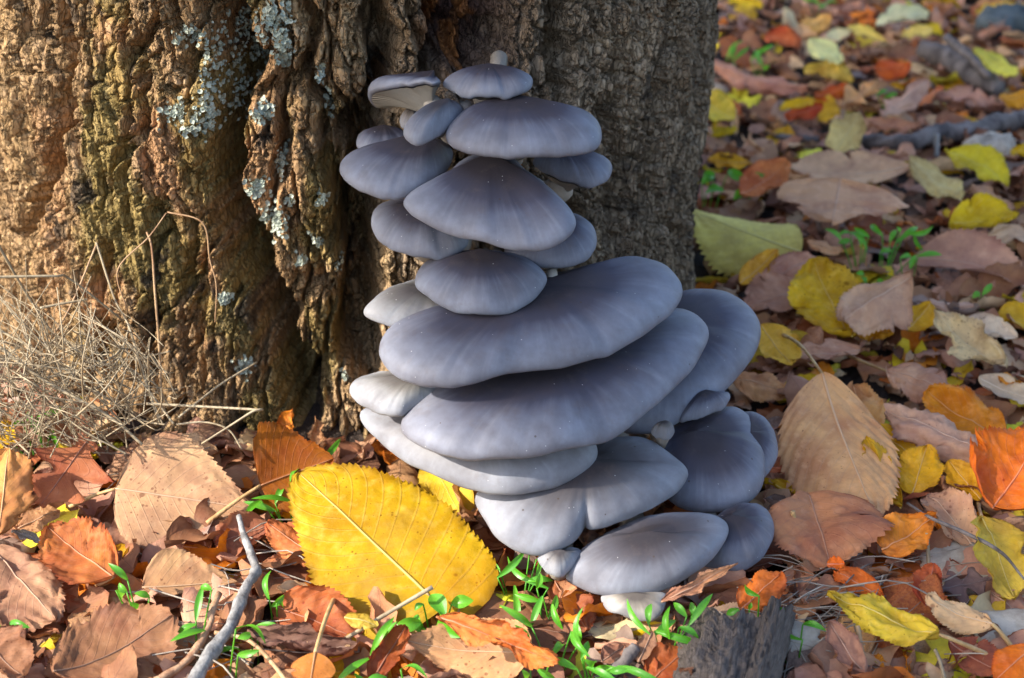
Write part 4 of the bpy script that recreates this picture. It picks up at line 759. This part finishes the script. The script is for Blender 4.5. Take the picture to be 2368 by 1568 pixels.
SEED = [(ZB, 'green seedling clump between the yellow leaf and the lowest cap', (330,660), [(235,545,395,380),(400,385,430,420),(440,410,605,405),(480,610,605,475),(530,660,300,590),(400,640,250,620),(240,900,225,645),(190,605,240,540)]),
 (ZB, 'seedling shoots trailing down from the yellow leaf edge', (560,800), [(575,745,430,720),(490,870,560,700),(545,690,565,600),(555,890,600,800),(590,760,650,900)]),
 (ZB, 'long-bladed seedling beside the curled orange leaf edge', (560,1080), [(390,1010,205,815),(690,1040,680,870),(710,930,810,990)]),
 (ZB, 'star-shaped green seedling clump in front of the specked brown leaf', (850,1200), [(860,1080,860,805),(810,1160,850,1080),(760,1165,580,1120),(770,1150,700,1060),(930,1290,720,1195),(900,1200,860,1240),(1000,1230,1290,1265),(920,1250,1050,1200),(780,1310,900,1210)]),
 (ZB, 'small seedling at the corner of the tan speckled leaf', (465,1220), [(450,1320,430,1195),(490,1190,560,1245),(560,1240,660,1310),(385,1000,470,1180)]),
 (ZB, 'bushy seedling clump before the cream cap', (1410,1020), [(1350,950,1230,800),(1390,980,1395,800),(1490,915,1630,770),(1420,900,1530,960),(1290,1010,1440,995),(1450,985,1765,1090),(1330,950,1350,870),(1420,800,1490,860)]),
 (ZB, 'single green blade under the twisted leaf strip', (1530,800), [(1510,710,1550,785)]),
 (ZB, 'small seedling right of the grey-brown leaf', (2060,850), [(2095,755,2025,735),(2095,750,2170,725),(2000,845,2060,790),(2040,740,2030,790)]),
 (ZB, 'two-leaved seedling over the straw by the broken wood', (2350,1010), [(2340,970,2220,910),(2360,965,2480,960),(2270,900,2268,845)]),
 (ZB, 'tiny curled sprout beside the broken wood', (2170,1260), [(2150,1180,2205,1215),(2185,1245,2130,1255)]),
 (ZA, 'seedling clump at the trunk foot touching the yellow leaf tip', (410,530), [(415,430,230,355),(400,515,245,475),(415,430,470,340),(540,280,640,185),(260,440,190,475),(400,500,440,430),(415,330,460,300)]),
 (ZA, 'lone sprout among brown leaves below the yellow leaf', (290,1135), [(330,1070,333,955),(265,1080,290,1130),(300,1130,360,1080)]),
 (ZA, 'seedling with paired blades beside the dark red folded leaf', (890,1460), [(890,1410,1005,1235),(905,1430,1000,1275),(880,1410,715,1530),(865,1480,940,1575)]),
 (ZA, 'seedling clump around the stalk of the yellow leaf', (1270,1190), [(1280,1170,1165,1180),(1290,1180,1390,1175),(1440,1130,1545,1095),(1180,1245,1250,1400),(1295,1250,1280,1180),(1210,1090,1250,1060),(1340,1090,1410,1130)]),
 (ZA, 'green blade lying on the tan speckled leaf', (1120,1560), [(1135,1530,1270,1492),(980,1560,1080,1545)]),
 (ZA, 'pair of blades beside the rolled purple-brown leaf', (160,1270), [(210,1240,360,1255),(60,1250,130,1240),(10,1440,120,1340)]),
 (R8, 'curled two-bladed seedling on the brown serrated leaf', (790,1200), [(715,1040,635,955),(710,1035,745,1075),(715,1080,705,1195),(740,1100,800,1130),(810,1180,800,1100)]),
 (R8, 'flat two-leaved seedling over the broad ribbed leaf', (80,1285), [(80,1255,190,1235),(65,1255,-10,1205)]),
 (R8, 'seedling shoots beside the brown twig', (1080,1310), [(1080,1280,1108,1135),(1065,1270,975,1335),(1060,1300,1200,1290),(1130,1105,1185,1098)]),
 (R8, 'grass-like seedling beneath the dry grass', (230,235), [(150,120,80,130),(150,120,215,190),(180,105,290,75),(215,190,265,240),(50,290,100,210)]),
 (R8, 'single blade crossing the grey twig', (1265,1480), [(1275,1435,1385,1358),(1240,1290,1390,1275)]),
 (R4, 'blurred leafy seedling beyond the soft yellow leaf', (1250,200), [(1140,90,1050,30),(1120,85,1185,58),(1180,130,1245,118),(1250,90,1340,170),(1150,10,1230,60),(1240,70,1300,150)]),
 (R4, 'taller leafy seedling beside the mauve-brown leaf', (1400,250), [(1430,140,1560,90),(1560,90,1605,180),(1480,60,1640,40),(1470,10,1490,50),(1340,190,1400,180),(1420,110,1460,60),(1400,90,1350,60)]),
 (R4, 'small seedling on the mauve-brown leaf', (1600,310), [(1560,220,1640,250),(1650,210,1780,210),(1600,290,1630,220)]),
 (R4, 'tiny sprout below the mauve-brown leaf', (2110,480), [(2080,470,2135,420),(2060,500,2100,470)]),
 (R4, 'tiny sprout behind the golden spotted leaf', (1290,390), [(1200,300,1245,312),(1270,350,1300,380),(1350,330,1390,360)]),
 (R3, 'blurred grass tuft near the trunk edge', (420,410), [(360,385,450,290),(380,400,465,330),(330,330,340,300),(400,390,430,320)]),
 (R3, 'second blurred grass tuft beside the first', (590,465), [(530,390,620,320),(560,410,635,350),(590,460,610,420),(560,360,600,440)]),
 (R3, 'round-leaved seedling at the trunk edge', (220,1310), [(170,1240,235,1215),(230,1290,325,1265),(250,1180,305,1168),(360,1140,450,1190)]),
 (R3, 'seedling with coin-shaped leaf before the orange-tan leaf', (555,1310), [(525,1215,605,1165),(395,1320,455,1275)]),
 (R3, 'bright green sprig at the far top', (960,60), [(890,0,960,40),(1000,40,1065,18),(950,50,990,30),(880,-30,930,10)]),
 (R3, 'small sprout beside the tan torn leaf', (1440,690), [(1380,650,1450,640),(1440,660,1510,640),(1420,690,1480,660)])]
for f, lb, r, bl in SEED: seedling(lb, f(*r), B(f, bl), wf=(2.4 if 'round' in lb or 'coin' in lb else 1.25 if f in (R3, R4) else 1.))
# ------------------------------------------------------------------ dry grass, twigs, straw, wood
GS = 'dry grass stems standing against the trunk'
def stem(label, f, pts, y0, y1, r=.0008, mat='straw', group=None, name='dry_grass_stem'):
    P = [ony(f(*p), y0+(y1-y0)*i/(len(pts)-1)) for i, p in enumerate(pts)]
    V, F = tubeVF(spline(P, len(P)*6), np.linspace(r, r*.75, len(P)*6), 6, lump=.12); return tag(mk(name, V, F, M[mat]), label, 'grass stem', group)
stem('pale horizontal straw bending down across the bark', R7, [(-60,352),(360,345),(480,370),(830,645)], .81, .84)
stem('long pale straw arching up from the beige leaf', R7, [(1080,1340),(1000,1110),(920,850),(860,660),(770,490),(648,115)], .80, .85)
stem('upright brown stalk standing against the reddish bark', R7, [(1100,1310),(1085,1100),(1075,850),(1045,450),(1022,150),(990,50)], .815, .848, .0008, 'straw_brown')
stem('thin brown stalk bent left from the upright stalk', DD, [(295,720),(272,625),(342,550),(385,492)], .835, .845, .0005, 'straw_brown')
stem('thin brown stalk drooping right from the upright stalk', DD, [(387,490),(468,515),(485,600),(500,660),(497,745)], .845, .835, .0005, 'straw_brown')
stem('slanting straw across the upper grass tangle', R7, [(-20,120),(200,500),(440,850)], .82, .84)
stem('short straw leaning right above the tangle', R7, [(350,760),(480,540),(655,120)], .815, .85, .0007, 'straw_brown')
stem('long straw slanting down through the tangle to the lobed leaf', R7, [(-20,810),(300,1050),(720,1280),(960,1480)], .80, .78, .0012)
stem('straw running parallel below the long slanting straw', R7, [(-20,700),(300,880),(600,1100),(870,1390)], .82, .80)
stem('straw forking beside the arching straw', R7, [(1170,1340),(980,1090),(790,890)], .79, .83)
stem('straw bent into a hairpin before the trunk foot', R7, [(990,1205),(1710,1245),(1690,1265),(1360,1475)], .79, .77)
stem('curved straw drooping by the rust-orange leaf', R7, [(1190,1345),(1380,1330),(1540,1380),(1630,1510)], .78, .77, .0006)
stem('thin straw poking right across the dark furrow', R7, [(1200,1300),(1480,1080),(1735,925)], .79, .825, .0007)
stem('straw arching over the middle of the tangle', R7, [(320,1030),(640,950),(810,845),(870,700)], .80, .83)
stem('V-shaped straw in the middle of the tangle', R7, [(490,1000),(650,1105),(830,850)], .81, .83)
stem('short white straw above the upright rounded leaf', R7, [(270,560),(420,530),(590,500)], .82, .83)
Vs, Fs, off = [], [], 0
def add_straw(P, r):
    global off
    V, F = tubeVF(P, r, 5, off, cap=False); Vs.append(V); Fs.extend(F); off += len(V)
g3 = np.random.default_rng(5)
for i in range(480):
    d0 = (g3.uniform(-40, 420)-g3.random()**2*120, g3.uniform(800, 1060)); a = g3.normal(1.9, .75); L = g3.uniform(70, 300)
    d1 = (d0[0]+math.cos(a)*L, d0[1]-abs(math.sin(a))*L*.8)
    if d1[1] < 560+max(0, d1[0]-150)*1.1: continue
    if d0[0] > 300 and d0[1] > 1000: continue
    y = g3.uniform(.77, .845); dm = ((d0[0]+d1[0])/2+g3.normal(0, 16), (d0[1]+d1[1])/2+g3.normal(0, 16))
    P = spline([ony(d0, y), ony(dm, y+g3.normal(0, .012)), ony(d1, min(y+g3.normal(.01, .015), .85))], 8)
    P[:, 2] = np.maximum(P[:, 2], .004); add_straw(P, np.linspace(1, .5, 8)*g3.uniform(.0002, .00062))
tg = mk('dry_grass', np.concatenate(Vs), Fs, M['straw']); tg['kind'] = 'stuff'; tag(tg, 'tangle of dry pale grass at the foot of the trunk', 'dry grass')
Vs, Fs, off = [], [], 0
for (f, x0, x1, y0, y1, n) in ((R5, 650, 1400, 950, 1600, 110), (R8, 850, 1500, 950, 1600, 70), (R5, 1000, 2400, 600, 1600, 25), (R8, 400, 900, 250, 700, 30)):
    for i in range(n):
        d0 = f(g3.uniform(x0, x1), g3.uniform(y0, y1)); p = onz(d0, 0); a = g3.normal(.1, .55)+(math.pi if g3.random() < .5 else 0); L = g3.uniform(.012, .05)
        z0 = g3.uniform(.008, .020); q = p+np.array([math.cos(a)*L, math.sin(a)*L, 0])
        p[2] = z0+g3.normal(0, .003); q[2] = z0+g3.normal(0, .004); m = (p+q)/2+g3.normal(0, .0025, 3); P = spline([p, m, q], 6)
        if ok_spot(p[0], p[1]) and ok_spot(q[0], q[1]): add_straw(P, g3.uniform(.0002, .00048))
sl = mk('straw_litter', np.concatenate(Vs), Fs, M['straw_grey']); sl['kind'] = 'stuff'; tag(sl, 'loose bits of dry straw lying between the leaves', 'straw')
def lying(label, f, pts, z, r, mat, cat, name, n=40, seg=9, lump=.15, seed=1, group=None):
    zs = np.broadcast_to(np.asarray(z, float), (len(pts),)); P = [onz(f(*p), q) for p, q in zip(pts, zs)]
    rr = np.interp(np.linspace(0, 1, n), np.linspace(0, 1, len(np.atleast_1d(r))), np.atleast_1d(r)) if np.ndim(r) else np.full(n, r)
    V, F = tubeVF(spline(P, n), rr, seg, lump=lump, seed=seed); return tag(mk(name, V, F, M[mat]), label, cat, group)
kn = 1.1*np.interp(np.linspace(0, 1, 60), [0, .1, .14, .3, .34, .38, .5, .54, .58, .75, .78, .82, 1], [.0013, .0014, .0020, .0019, .0029, .0022, .0024, .0033, .0025, .0027, .0036, .0029, .0033])
tw = lying('knobbly grey twig lying across the foreground leaves', R8, [(1345,655),(1370,750),(1420,880),(1442,960),(1390,1050),(1345,1160),(1290,1290),(1205,1400),(1120,1540),(1060,1640)], np.linspace(.034, .018, 10), kn, 'twig', 'twig', 'twig', 60, 10, .2)
lying('brown budded twig beside the knobbly grey twig', R8, [(1235,1090),(1190,1200),(1185,1260),(1115,1390),(1030,1490),(880,1590)], np.linspace(.026, .014, 6), [.0016, .0022, .0014, .0022, .0018, .0026], 'twig_brown', 'twig', 'twig', 40, 8, .2, 3)
lying('amber leaf stalk curving out from under the grey twig', R8, [(1210,1310),(1300,1325),(1410,1360),(1520,1465),(1640,1620)], .022, .0011, 'straw_brown', 'stalk', 'leaf_stalk', 30, 7, .1)
lying('straight pale straw lying across the leaves to the yellow leaf stalk', ZA, [(570,1428),(800,1290),(1040,1145),(1285,1003)], [.014, .022, .03, .038], .0011, 'straw', 'straw', 'straw', 20, 7, .1)
lying('short dark stick poking from beneath the seedlings', ZB, [(900,1330),(1040,1220),(1170,1070)], [.012, .016, .022], [.0035, .0032, .003], 'log', 'stick', 'stick', 24, 10, .25)
lying('thin dark twig lying over the ribbed and smooth orange leaves', R5, [(1560,390),(1720,490),(1950,590),(2190,720),(2346,900)], .034, [.0007, .0009, .0011, .0009, .0006], 'log', 'twig', 'twig', 30, 6, .1)
lying('upright broken straw before the pinkish ribbed leaf', R5, [(1710,860),(1700,720),(1695,590)], [.012, .02, .03], .0011, 'straw', 'straw', 'straw', 12, 7, .1)
lying('brown bent straw below the blotched yellow leaf', R5, [(1300,1568),(1260,1400),(1240,1290),(1225,1215)], [.012, .016, .022, .026], .0012, 'straw_brown', 'straw', 'straw', 20, 7, .1)
lying('pale straw tip at the corner below the maroon leaf', R5, [(1820,1600),(1780,1450),(1745,1370)], [.012, .016, .02], .0009, 'straw', 'straw', 'straw', 14, 7, .1)
lying('yellowish leaf stalk hanging beside the lowest right cap', R5, [(793,445),(800,520),(795,650)], [.034, .028, .022], .0013, 'stalk', 'stalk', 'leaf_stalk', 14, 7, .1)
lying('short dark broken log lying in the far litter', R3, [(1660,330),(1850,400),(2040,520),(2190,610)], [.03, .026, .02, .014], [.009, .0115, .011, .008], 'log', 'log', 'log', 40, 20, .3, 5)
lying('pale stripped branch stub on the dark broken log', R3, [(1830,250),(1900,310),(2010,400),(2120,520)], [.05, .046, .04, .028], [.004, .005, .005, .003], 'log', 'branch', 'branch', 30, 12, .3, 6)
lying('long grey fallen branch crossing the litter behind the trunk', R3, [(2420,790),(2200,830),(2000,880),(1750,910),(1560,960),(1250,950),(900,950),(650,930)], [.018, .018, .018, .018, .016, .012, .010, .008], [.009, .009, .008, .009, .007, .006, .005, .004], 'log', 'branch', 'branch', 70, 16, .3, 7)
lying('short upright twig stub beside the grey fallen branch', R3, [(1765,1060),(1765,980),(1765,900)], [.01, .02, .03], .0025, 'twig', 'twig', 'twig', 12, 8, .2, 8)
# weathered broken wood in the foreground
def wood_piece(label, f, a, b, wid, hgt, z, seed, nr=120, nc=60):
    pa, pb = onz(f(*a), z), onz(f(*b), z); X = pb-pa; L = np.linalg.norm(X); X /= L; Yv = np.cross([0, 0, 1.], X); u = np.linspace(0, 1, nr); v = np.linspace(-np.pi*.62, np.pi*.62, nc)
    U, Vv = np.meshgrid(u, v, indexing='ij'); vw = Vv+.5*fbm(U*5+seed, Vv*1.3, seed+11); g = 1+.25*fbm(vw*3+seed, U*2.3+vw*.6, seed)+.22*(ridge(vw*11+seed, U*2.7+vw, seed+2)-.5)+.06*(ridge(vw*24, U*3+vw*2, seed+4)-.5)
    jag = L*(.16*vnoise(Vv*5+seed, Vv*0, seed+7)+.05*vnoise(Vv*17, Vv*0, seed+8)); x = U*L+jag*(1-U)*1.2
    taper = sstep(-.05, .08, U)
    V = pa+X*x[..., None]+Yv*(np.sin(Vv)*wid*g*taper)[..., None]+np.array([0, 0, 1.])*((np.cos(Vv)*hgt*g*taper)[..., None])
    return tag(mk('broken_wood', V.reshape(-1, 3), gridF(nr, nc), M['wood'], uv=np.stack([U, Vv/4+.5], -1).reshape(-1, 2)), label, 'wood')
wood_piece('weathered broken piece of grey wood sticking into the foreground', R5, (400, 1240), (300, 1900), .024, .020, .012, 31)
wood_piece('long splinter of weathered wood beside the broken piece', R5, (720, 1070), (520, 1800), .0075, .012, .024, 47, 120, 40)
wood_piece('small pale splinter at the side of the broken wood', R5, (140, 1420), (90, 1640), .005, .006, .014, 12, 50, 24).data.materials[0] = M['straw']
# pale bark flakes and stone
def flake(label, f, c, rx, ry, z, T, seed, mat='flake', thick=.002, name='bark_flake', cat='bark flake'):
    p = onz(f(*c), z); n = tilt_normal(p, T); a = np.cross([0, 1., 0], n); a /= np.linalg.norm(a); b = np.cross(n, a); m = 40; th = np.arange(m)/m*2*np.pi; V = []
    rr = .72+.55*vnoise(np.cos(th)*1.6+seed, np.sin(th)*1.6+seed, seed)+.15*vnoise(np.cos(th)*6, np.sin(th)*6, seed)
    prof = [(0., thick), (.5, thick), (.85, thick*.95), (1., thick*.4), (1., -thick*.4), (.8, -thick)]
    for k, (q, h) in enumerate(prof[1:]): V.append(p+np.outer(np.cos(th)*rr*q*rx, a)+np.outer(np.sin(th)*rr*q*ry, b)+np.outer(h+thick*.8*(vnoise(np.cos(th)*q*4+seed, np.sin(th)*q*4, seed)-.5), n))
    V = np.concatenate(V); F = gridF(5, m, True).tolist()+[list(range(m))[::-1], list(range(4*m, 5*m))]
    return tag(mk(name, V, F, M[mat]), label, cat)
flake('broad pale bark flake behind the dark red jagged leaf', R5, (1930, 820), .020, .017, .012, 15, 3)
flake('pale layered bark flake below the specked beige leaf', R5, (2200, 1230), .020, .013, .012, 12, 5)
flake('small white bark chip near the two-leaved seedling', R5, (790, 1290), .011, .008, .016, 15, 6)
flake('small cream bark chip by the trunk edge', R3, (205, 600), .02, .012, .012, 20, 8)
flake('rounded dark stone in the far litter', R3, (2240, 150), .032, .024, .02, 10, 9, 'rock', .014, 'stone', 'stone')
flake('grey pebble beyond the lemon leaf', R3, (2140, 1015), .022, .016, .014, 10, 10, 'flake', .011, 'stone', 'stone')
# ------------------------------------------------------------------ unseen tree, added to cast the shade on the mushrooms
U_ = np.array([math.sin(SUN_A), -math.cos(SUN_A), 0]); W_ = np.array([math.cos(SUN_A)*math.sin(SUN_EL), math.sin(SUN_A)*math.sin(SUN_EL), math.cos(SUN_EL)])
g4 = np.random.default_rng(3)
def edge_w(u): return np.interp(u, [-3.5, -2.2, -1.3, -.907, -.809, -.614, -.3, .6], [1.0, .60, .42, .312, .248, .200, .12, -.03])  # lower crown edge shaped to give the wanted shadow boundary
Vs, Fs = [], []
for i in range(11000):
    u = g4.uniform(-3.4, .7); top = edge_w(u)+1.3; w = edge_w(u)+.045+(1.45*g4.random()**1.2); k = g4.uniform(4.0, 5.2)
    p = S*k+U_*u+W_*w; r = .05; a = g4.normal(0, 1, 3); a /= np.linalg.norm(a); b = np.cross(a, g4.normal(0, 1, 3)); b /= np.linalg.norm(b)
    o = len(Vs); Vs += [p-a*r*1.3, p+b*r*.7, p+a*r*1.3, p-b*r*.7]; Fs.append([o, o+1, o+2, o+3])
nt_root = S*4.6+U_*-1.4; base = np.array([nt_root[0], nt_root[1], 0])
nt = empty('added_shade_tree', base, 'unseen tree added to cast the shade on the mushrooms', 'tree')
unparent_offset(mk('crown', Vs, Fs, M['green'], nt, smooth=False), nt)
V, F = tubeVF([base, base+np.array([.03, 0, 1.2]), base+np.array([.0, .05, 2.4]), base+np.array([.05, 0, 3.6])], [.16, .13, .11, .05], 16, lump=.1)
unparent_offset(mk('trunk', V, F, M['log'], nt), nt)
